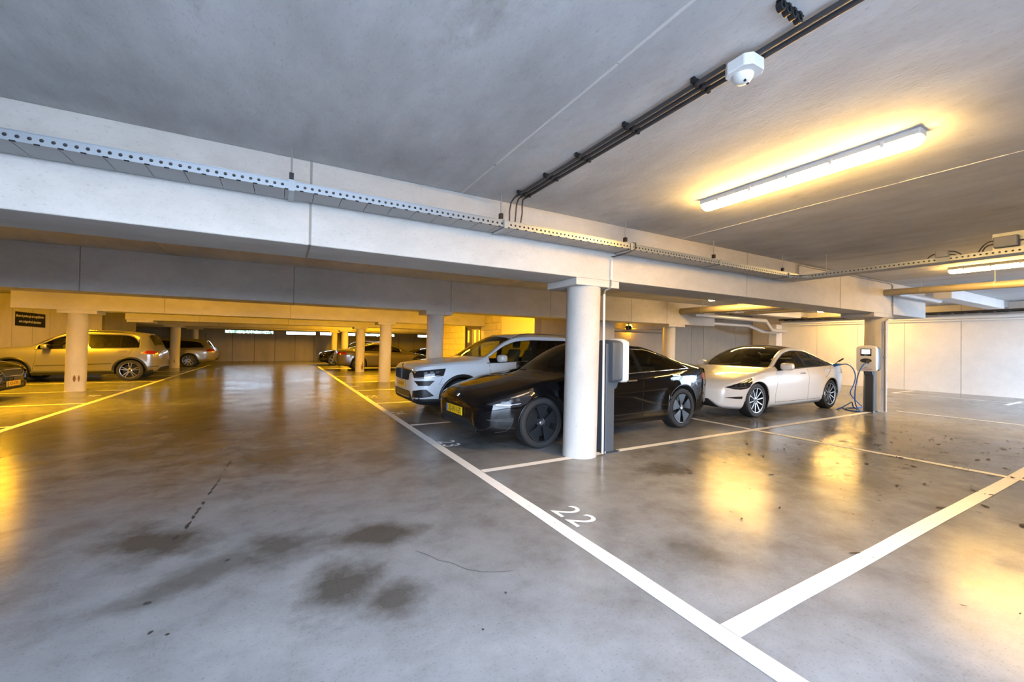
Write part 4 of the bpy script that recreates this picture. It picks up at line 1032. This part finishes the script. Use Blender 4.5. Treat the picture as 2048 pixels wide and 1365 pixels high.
def make_car(label, group, sp, pmat, loc, rz, rims, plates=(None, None), glassmat='glass', seats='seat', kind='saloon', detail=True, grille=None, roof_rails=False):
    root = thing('car', label, 'car', loc, group, rz); OFF[root.name] = (0, 0, 0)
    V, F, bvh, fx = car_shell(sp); L = sp['L']
    body = sub_obj('body', V, F['body'], [M[pmat], M['cabin']], root)
    md = body.modifiers.new('skin', 'SOLIDIFY'); md.thickness = .018; md.offset = -1; md.material_offset = 1; md.use_even_offset = False
    sub_obj('underbody', V, F['under'], [M['well']], root)
    for k in F:
        if k.startswith('clad'): sub_obj('sill_cladding', V, F[k], [M['trimblack']], root)
    if 'roof' in F: sub_obj('roof_panel', V, F['roof'], [M['gloss']], root)
    sub_obj('windshield', V, F['windshield'], [M['glass']], root); sub_obj('rear_window', V, F['rear_window'], [M[glassmat]], root)
    for k in F:
        if k.startswith('win_'): sub_obj('side_window', V, F[k], [M['glass'] if k.startswith('win_f') and not kind == 'dark' else M[glassmat]], root)
    for k in F:
        if k.startswith('pillar'): sub_obj('window_pillar', V, F[k], [M['gloss']], root)
    # bright or black edge around the side glass
    fn = fx['fn']
    def band(x, f):
        zs = fn['sh'](x); zr = max(fn['rail'](x), zs+.008); ysh = fx['side'](x, zs); yr = min(fn['ry'](x), ysh-.012); g = zr-zs
        return (x, ysh+(yr-ysh)*f+.10*g*f*(1-f)+.004, zs+g*f)
    tm = M['chrome'] if kind in ('chrome', 'suv') else M['trimblack']
    xs = np.linspace(sp['d0']-.06, sp['d1']+.0, 60)
    lo = [band(x, sp['flo']-.02) for x in xs]; hi = []
    for x in xs:
        fh = sp['fhi']
        if x > sp['dt0']: s_ = min(1, (x-sp['dt0'])/(sp['d1']-sp['dt0'])); fh = sp['flo']+(fh-sp['flo'])*math.sqrt(max(0, 1-s_**2.6))
        hi.append(band(x, fh))
    for sg in (1, -1):
        if kind != 'suv':
            MB().tube([(x, sg*y, z) for x, y, z in hi], .007, 6).build('window_trim', tm, root, (0, 0, 0), smooth=60)
        MB().tube([(x, sg*y, z) for x, y, z in lo], .008, 6).build('window_trim', tm if kind != 'suv' else M['trimblack'], root, (0, 0, 0), smooth=60)
    # wheels, arches
    for x in (sp['xf'], sp['xr']):
        for sg in (-1, 1):
            y = sg*(fx['side'](x, sp['zc']+sp['ar'])-.03)
            add_wheel(root, x, y, sp, rims)
            arch = [(x-sp['ar']*math.cos(PI*k/26)) for k in range(27)]
            pts = []
            for k in range(27):
                a = PI*k/26; px_, pz = x-sp['ar']*math.cos(a), sp['zc']+sp['ar']*math.sin(a)
                pts.append((px_, sg*(fx['side'](px_, pz)+.001), pz))
            if sp['clad']:
                vs = []; fs = []; w_ = .055
                for k in range(27):
                    a = PI*k/26
                    for rr_ in (sp['ar']-.004, sp['ar']+w_):
                        px_, pz = x-rr_*math.cos(a), sp['zc']+rr_*math.sin(a)
                        vs.append((px_, sg*(fx['side'](px_, pz)+.008), pz))
                for k in range(26): fs.append((2*k, 2*k+1, 2*k+3, 2*k+2))
                mb = MB(); mb.add(vs, fs); o = mb.build('arch_cladding', M['trimblack'], root, (0, 0, 0), smooth=60)
                md = o.modifiers.new('thick', 'SOLIDIFY'); md.thickness = .012
            else: MB().tube(pts, .007, 6).build('arch_lip', M[pmat], root, (0, 0, 0), smooth=60)
    # cabin
    zf = .30 if sp['clad'] == 0 else .42
    MB().box(sp['w0']-.1, sp['r0']+.2, -.72, .72, zf-.03, zf).build('cabin_floor', M['cabin'], root, (0, 0, 0))
    zc_ = fn['sh'](sp['w0'])
    mb = MB(); x0 = sp['w0']-.05; mb.prism([(x0-.1, zf), (x0-.12, zc_-.03), (x0+.35, zc_-.01), (x0+.42, zc_-.08), (x0+.30, zf)], -.74, .74, 'y'); mb.build('dashboard', M['cabin'], root, (0, 0, 0), bevel=(.02, 2))
    if detail:
        xw = x0+.62; st_ = MB()
        st_.tube([(xw+.06*math.sin(a)*-.4, -.36+.18*math.cos(a), zc_-.08+.17*math.sin(a)) for a in [2*PI*k/24 for k in range(25)]], .015, 8); st_.build('steering_wheel', M['cabin'], root, (0, 0, 0), smooth=60)
        for y in (-.37, .37): seat_mesh(root, x0+.72, y, zf+.16, seats)
        for y in (-.36, .36): seat_mesh(root, x0+(1.28 if sp['clad'] == 0 else 1.5), y, zf+(.04 if sp['clad'] == 0 else .16), seats, .28)
    # lamps, gaps, handles, mirrors per car type
    xf, xr = sp['xf'], sp['xr']
    d1 = (sp['bp'][0][0]+sp['bp'][0][1])/2
    for sd in ('side-', 'side+'):
        sg = -1 if sd == 'side-' else 1
        sx = lambda x: fn['sh'](x)
        if kind in ('saloon', 'chrome'):
            hl = patch(bvh, sd, [(.11, .600), (.22, .568), (.36, .558), (.50, .575), (.62, .63)], [(.11, .604), (.25, .655), (.40, .695), (.56, .74), (.70, .775)], 26, 6, .004); hb = hl.build('headlight', M['lens'], root, (0, 0, 0), smooth=60)
            patch(bvh, sd, [(.20, .594), (.36, .588), (.50, .606)], [(.20, .602), (.36, .598), (.50, .615)], 14, 2, .006).build('light_strip', M['lensbright'], hb, (0, 0, 0))
            patch(bvh, sd, [(.38, .672), (.52, .70), (.62, .735)], [(.38, .682), (.54, .722), (.66, .755)], 10, 3, .006).build('reflector', M['lensbright'], hb, (0, 0, 0))
            for (a, b_) in ((.28, .63), (.38, .64), (.47, .655)): patch(bvh, sd, [(a-.022, b_-.016), (a+.022, b_-.014)], [(a-.022, b_+.016), (a+.022, b_+.018)], 5, 4, .006).build('projector', M['alloy_dark'], hb, (0, 0, 0))
            patch(bvh, sd, [(.10, .405), (.25, .388), (.40, .380)], [(.10, .412), (.25, .425), (.41, .43)], 14, 3, .004).build('fog_slot', M['trimblack'], root, (0, 0, 0))
            strip(bvh, sd, [(.41, .43), (.39, .33), (.33, .265), (.2, .25)], .008).build('bumper_crease', M['trimblack'] if 'black' in pmat else M[pmat], root, (0, 0, 0))
            strip(bvh, sd, [(L-.62, .80), (L-.40, .83), (L-.2, .80)], .006).build('panel_gap', M['well'], root, (0, 0, 0))
            patch(bvh, sd, [(L-.42, .80), (L-.2, .78), (L-.05, .78)], [(L-.40, .90), (L-.2, .92), (L-.05, .915)], 16, 5, .004).build('taillight', M['redlens'], root, (0, 0, 0), smooth=60)
        elif kind == 'suv':
            hl = patch(bvh, sd, [(.03, .725), (.12, .72), (.30, .735), (.52, .765)], [(.02, .835), (.12, .86), (.30, .875), (.57, .90)], 22, 5, .005); hb = hl.build('headlight', M['lens'], root, (0, 0, 0), smooth=60)
            patch(bvh, sd, [(.05, .735), (.14, .732), (.46, .762)], [(.05, .745), (.14, .744), (.46, .775)], 14, 2, .008).build('light_strip', M['lensbright'], hb, (0, 0, 0))
            for (a, b_) in ((.10, .80), (.20, .81), (.31, .82), (.41, .83)): patch(bvh, sd, [(a-.03, b_-.022), (a+.03, b_-.018)], [(a-.028, b_+.022), (a+.032, b_+.026)], 6, 4, .008).build('projector', M['alloy_dark'], hb, (0, 0, 0))
            patch(bvh, sd, [(.09, .585), (.27, .59)], [(.03, .67), (.36, .68)], 12, 4, .005).build('fog_lamp', M['trimblack'], root, (0, 0, 0))
            patch(bvh, sd, [(.02, .365), (.15, .365), (.36, .40)], [(.02, .49), (.12, .515), (.22, .52)], 14, 4, .005).build('bumper_intake', M['trimblack'], root, (0, 0, 0))
            patch(bvh, sd, [(.012, .28), (.3, .255), (.48, .245)], [(.012, .345), (.3, .345), (.48, .34)], 14, 3, .005).build('bumper_lip', M['trimblack'], root, (0, 0, 0))
            patch(bvh, sd, [(L-.45, .90), (L-.2, .88), (L-.03, .88)], [(L-.30, 1.0), (L-.2, .99), (L-.05, .97)], 14, 5, .005).build('taillight', M['redlens'], root, (0, 0, 0), smooth=60)
            patch(bvh, sd, [(L-.55, .42), (L-.2, .45), (L-.02, .46)], [(L-.55, .44), (L-.2, .47), (L-.02, .48)], 14, 2, .006).build('bumper_trim', M['trimblack'], root, (0, 0, 0))
            strip(bvh, sd, [(xf+.5, .52), (xr-.45, .57)], .022, .006).build('side_moulding', M['trimblack'], root, (0, 0, 0))
        else:
            hl = patch(bvh, sd, [(.05, .62), (.3, .66), (.55, .70)], [(.04, .69), (.3, .76), (.60, .80)], 16, 5, .005); hb = hl.build('headlight', M['lens'], root, (0, 0, 0), smooth=60)
            for (a, b_) in ((.16, .68), (.30, .705)): patch(bvh, sd, [(a-.035, b_-.025), (a+.035, b_-.02)], [(a-.035, b_+.025), (a+.035, b_+.03)], 6, 4, .008).build('projector', M['alloy'], hb, (0, 0, 0))
            patch(bvh, sd, [(L-.40, .82), (L-.2, .80), (L-.03, .80)], [(L-.34, .93), (L-.2, .94), (L-.05, .91)], 14, 5, .005).build('taillight', M['redlens'], root, (0, 0, 0), smooth=60)
            patch(bvh, sd, [(.06, .32), (.25, .32), (.42, .36)], [(.06, .45), (.25, .46), (.36, .45)], 12, 4, .005).build('fog_slot', M['trimblack'], root, (0, 0, 0))
        # door gaps
        zb = fn['bot'](d1)
        for (a, ab) in ((sp['w0']+.02, sp['w0']-.05), (d1, d1-.02)):
            strip(bvh, sd, [(a, sx(a)-.01), (a-.01, .7), (ab, .42), (ab+.02, zb+.09)], .006).build('door_gap', M['well'], root, (0, 0, 0))
        a = xr-.42; strip(bvh, sd, [(xr+.05, sx(xr)-.01), (xr-.02, .86), (xr-.25, sp['zc']+sp['ar']+.01)], .006).build('door_gap', M['well'], root, (0, 0, 0))
        strip(bvh, sd, [(sp['w0']-.03, zb+.10), (xr-.45, zb+.10)], .006).build('sill_gap', M['well'], root, (0, 0, 0))
        strip(bvh, sd, [(xf-.38, .62), (xf-.45, .60), (.62 if kind != 'suv' else .5, .64 if kind != 'suv' else .72)], .005).build('panel_gap', M['well'], root, (0, 0, 0))
        for xh in (d1-.25, xr-.18):
            zh = sx(xh)-.085; y = sg*(fx['side'](xh, zh)+.006)
            MB().box(xh-.10, xh+.10, y-.009, y+.009, zh-.013, zh+.013).build('door_handle', M['chrome'] if kind in ('chrome', 'saloon') else M[pmat], root, (0, 0, 0), bevel=(.006, 2))
        xm = sp['w0']+.24; zm = fn['sh'](xm)+.085; ym = fx['side'](xm, sx(xm))
        mb = MB(); mb.superball((xm, sg*(ym+.105), zm), (.085, .12, .075)); mm = mb.build('mirror', M[pmat], root, (0, 0, 0), smooth=60)
        MB().tube([(xm+.01, sg*(ym-.05), zm-.075), (xm, sg*(ym+.05), zm-.05)], .022, 8).build('mirror_arm', M['trimblack'], mm, (0, 0, 0), smooth=60)
        mb = MB(); mb.superball((xm+.03, sg*(ym+.105), zm), (.06, .108, .064)); mb.build('mirror_glass', M['gloss'], mm, (0, 0, 0), smooth=60)
        if roof_rails:
            pts = [(x, sg*(fn['ry'](x)-.03), fn['rail'](x)+(.02 if i in (0, 9) else .062)) for i, x in enumerate(np.linspace(sp['w1']+.02, sp['r0']-.18, 10))]
            MB().tube(pts, .014, 8).build('roof_rail', M['chrome'] if kind == 'suv' else M['trimblack'], root, (0, 0, 0), smooth=60)
    # front face
    if kind in ('saloon', 'chrome'):
        patch(bvh, 'front', [(-.50, .235), (0, .225), (.50, .235)], [(-.38, .295), (0, .30), (.38, .295)], 22, 4, .004).build('lower_grille', M['trimblack'], root, (0, 0, 0))
        mb = patch(bvh, 'front', [(-.02, .635), (.02, .635)], [(-.028, .668), (.028, .668)], 4, 3, .006); mb.build('badge', M['chrome'], root, (0, 0, 0))
    elif kind == 'suv':
        g = patch(bvh, 'front', [(-.40, .665), (0, .655), (.40, .665)], [(-.56, .855), (0, .875), (.56, .855)], 24, 6, .005).build('grille', M['gloss'], root, (0, 0, 0))
        for k in range(-9, 10):
            if k: patch(bvh, 'front', [(k*.05-.006, .675), (k*.05+.006, .675)], [(k*.056-.006, .85), (k*.056+.006, .85)], 2, 4, .016).build('grille_bar', M['alloy_dark'], g, (0, 0, 0))
        for zz in ((.878, .0),):
            patch(bvh, 'front', [(-.58, .858), (0, .876), (.58, .858)], [(-.58, .872), (0, .892), (.58, .872)], 24, 2, .01).build('grille_frame', M['chrome'], root, (0, 0, 0))
        patch(bvh, 'front', [(-.50, .37), (0, .36), (.50, .37)], [(-.53, .475), (0, .47), (.53, .475)], 22, 4, .006).build('lower_grille', M['trimblack'], root, (0, 0, 0))
        patch(bvh, 'front', [(-.46, .345), (0, .335), (.46, .345)], [(-.47, .365), (0, .355), (.47, .365)], 22, 2, .012).build('silver_lip', M['alloy'], root, (0, 0, 0))
        mb = MB(); mb.lathe([(0, -.02), (.035, -.02), (.042, -.012), (.042, .0)], 20, 'x', (.02, 0, .925)); mb.build('badge', M['chrome'], root, (0, 0, 0))
    else:
        g = patch(bvh, 'front', [(-.30, .52), (0, .515), (.30, .52)], [(-.42, .655), (0, .67), (.42, .655)], 20, 5, .006).build('grille', M['trimblack'], root, (0, 0, 0))
        for (a, b_) in (((-.44, .657), (.44, .657)), ((-.31, .517), (.31, .517))):
            strip(bvh, 'front', [a, (0, a[1]+.012), b_], .012, .012).build('grille_frame', M['chrome'], g, (0, 0, 0))
        for s_ in (-1, 1): strip(bvh, 'front', [(s_*.31, .517), (s_*.40, .59), (s_*.44, .657)], .012, .012, 5).build('grille_frame', M['chrome'], g, (0, 0, 0))
        patch(bvh, 'front', [(-.5, .28), (0, .27), (.5, .28)], [(-.45, .36), (0, .365), (.45, .36)], 20, 4, .005).build('lower_grille', M['trimblack'], root, (0, 0, 0))
    if plates[0]:
        z, dx, txt = plates[0]; h = bvh.ray_cast(Vector((-1, 0, z)), Vector((1, 0, 0))); number_plate(root, txt, (h[0].x-.012+dx, 0, z), -1)
    if plates[1]:
        z, dx, txt = plates[1]; h = bvh.ray_cast(Vector((8, 0, z)), Vector((-1, 0, 0))); number_plate(root, txt, (h[0].x+.012, 0, z), 1)
    return root, bvh, fx

a3 = math.radians(2.6)
car1 = make_car('glossy black saloon with yellow plate and dark five-spoke wheels behind the front column', None, SALOON, 'paint_black', (2.1, 5.30, 0), a3, 'aero', ((.46, 0, 'ZJ-011-Z'), None), kind='chrome')
car2 = make_car('pearl white saloon charging from the station with the blue cable', None, dict(SALOON), 'paint_pearl', (7.27, 5.51, 0), 0, 'ten', (None, None), kind='saloon')
car3 = make_car('white SUV with black grille and roof rails, parked behind the black saloon', None, SUV, 'paint_white', (2.08, 8.06, 0), 0, 'vee', ((.575, 0, 'G-547-PS'), None), glassmat='glass_dark', seats='seat_grey', kind='suv', roof_rails=True)
TIG = scaled(SUV, 4.33/4.38, 1.03, 1.0, xf=.93, xr=3.60)
car4 = make_car('grey beige SUV parked under the quote sign, seen from its side', None, TIG, 'paint_beige', (-7.93, 18.78, 0), 0, 'vee', (None, None), glassmat='glass_dark', seats='seat', kind='suv', roof_rails=True)
car5 = make_car('champagne estate car with bright multi-spoke wheel in the left background', None, ESTATE, 'paint_champagne', (-7.95, 27.2, 0), 0, 'ten', (None, None), glassmat='glass_dark', kind='dark', detail=False)
car6 = make_car('grey brown saloon parked behind the two right-hand columns, tail toward the aisle', None, scaled(SALOON, 1.02, .98, 1.0, roofglass=False), 'paint_brown', (7.10, 21.95, 0), PI, 'five', (None, None), glassmat='glass_dark', kind='chrome', detail=False)
SHORT = scaled(ESTATE, .9, 1.0, .97)
car7 = make_car('black car whose nose pokes in at the left edge of the picture', None, SHORT, 'paint_black', (-5.12, 13.2, 0), PI, 'five', ((.36, 0, 'XD-678-S'), None), glassmat='glass_dark', kind='dark', detail=False)
car8 = make_car('black car nosing out behind the brown saloon\'s tail, beside the far wall', None, SHORT, 'paint_black', (1.95, 27.3, 0), 0, 'five', (None, None), glassmat='glass_dark', kind='dark', detail=False)
car9 = make_car('black car with lit-looking headlamp half hidden by the grey column behind the white SUV', None, scaled(ESTATE, .9, 1.1, .97), 'paint_black', (7.4, 27.2, 0), 0, 'five', (None, None), glassmat='glass_dark', kind='dark', detail=False)

# open charge port flap and plug socket on the white saloon
root2 = car2[0]
MB().tube([(4.02, -.86, 1.00), (4.00, -.93, 1.07), (4.03, -.98, 1.10)], .008, 8).build('charge_flap_arm', M['trimblack'], root2, (0, 0, 0), smooth=60)
mb = MB(); mb.add([(3.93, -.95, 1.075), (4.12, -.97, 1.145), (4.13, -1.0, 1.135), (3.94, -.98, 1.065)], [(0, 1, 2, 3)]); o = mb.build('charge_flap', M['trimblack'], root2, (0, 0, 0)); md = o.modifiers.new('thick', 'SOLIDIFY'); md.thickness = .008

# ================================================================== outside the slot windows
def hedge(label, x0, x1, y, z0, z1):
    t = thing('hedge', label, 'hedge', ((x0+x1)/2, y, z0))
    vs = []; fs = []
    for k in range(900):
        c = Vector((R_.uniform(x0, x1), y+R_.uniform(-.3, .3), R_.uniform(z0+.02, z1)))
        a = Vector((R_.gauss(0, 1), R_.gauss(0, 1), R_.gauss(0, 1))).normalized()*.06; b_ = a.orthogonal().normalized()*.035; o = len(vs)
        vs += [c-a, c+b_, c+a, c-b_]; fs.append((o, o+1, o+2, o+3))
    mb = MB(); mb.add(vs, fs); o = mb.build('foliage', M['hedge'], t, fix=False); o['kind'] = 'stuff'
    st = MB()
    for k in range(6):
        x = x0+(x1-x0)*(k+.5)/6; MB().tube([(x, y, z0), (x+R_.uniform(-.1, .1), y, z1-.1)], .02, 6).build('stem', M['leaf'], t)
hedge('green hedge outside, seen through the leftmost slot window', -3.9, -0.5, 38, 1.85, 2.3)
hedge('green hedge outside, seen between the two right-hand columns', 6.2, 9.4, 38, 1.85, 2.25)
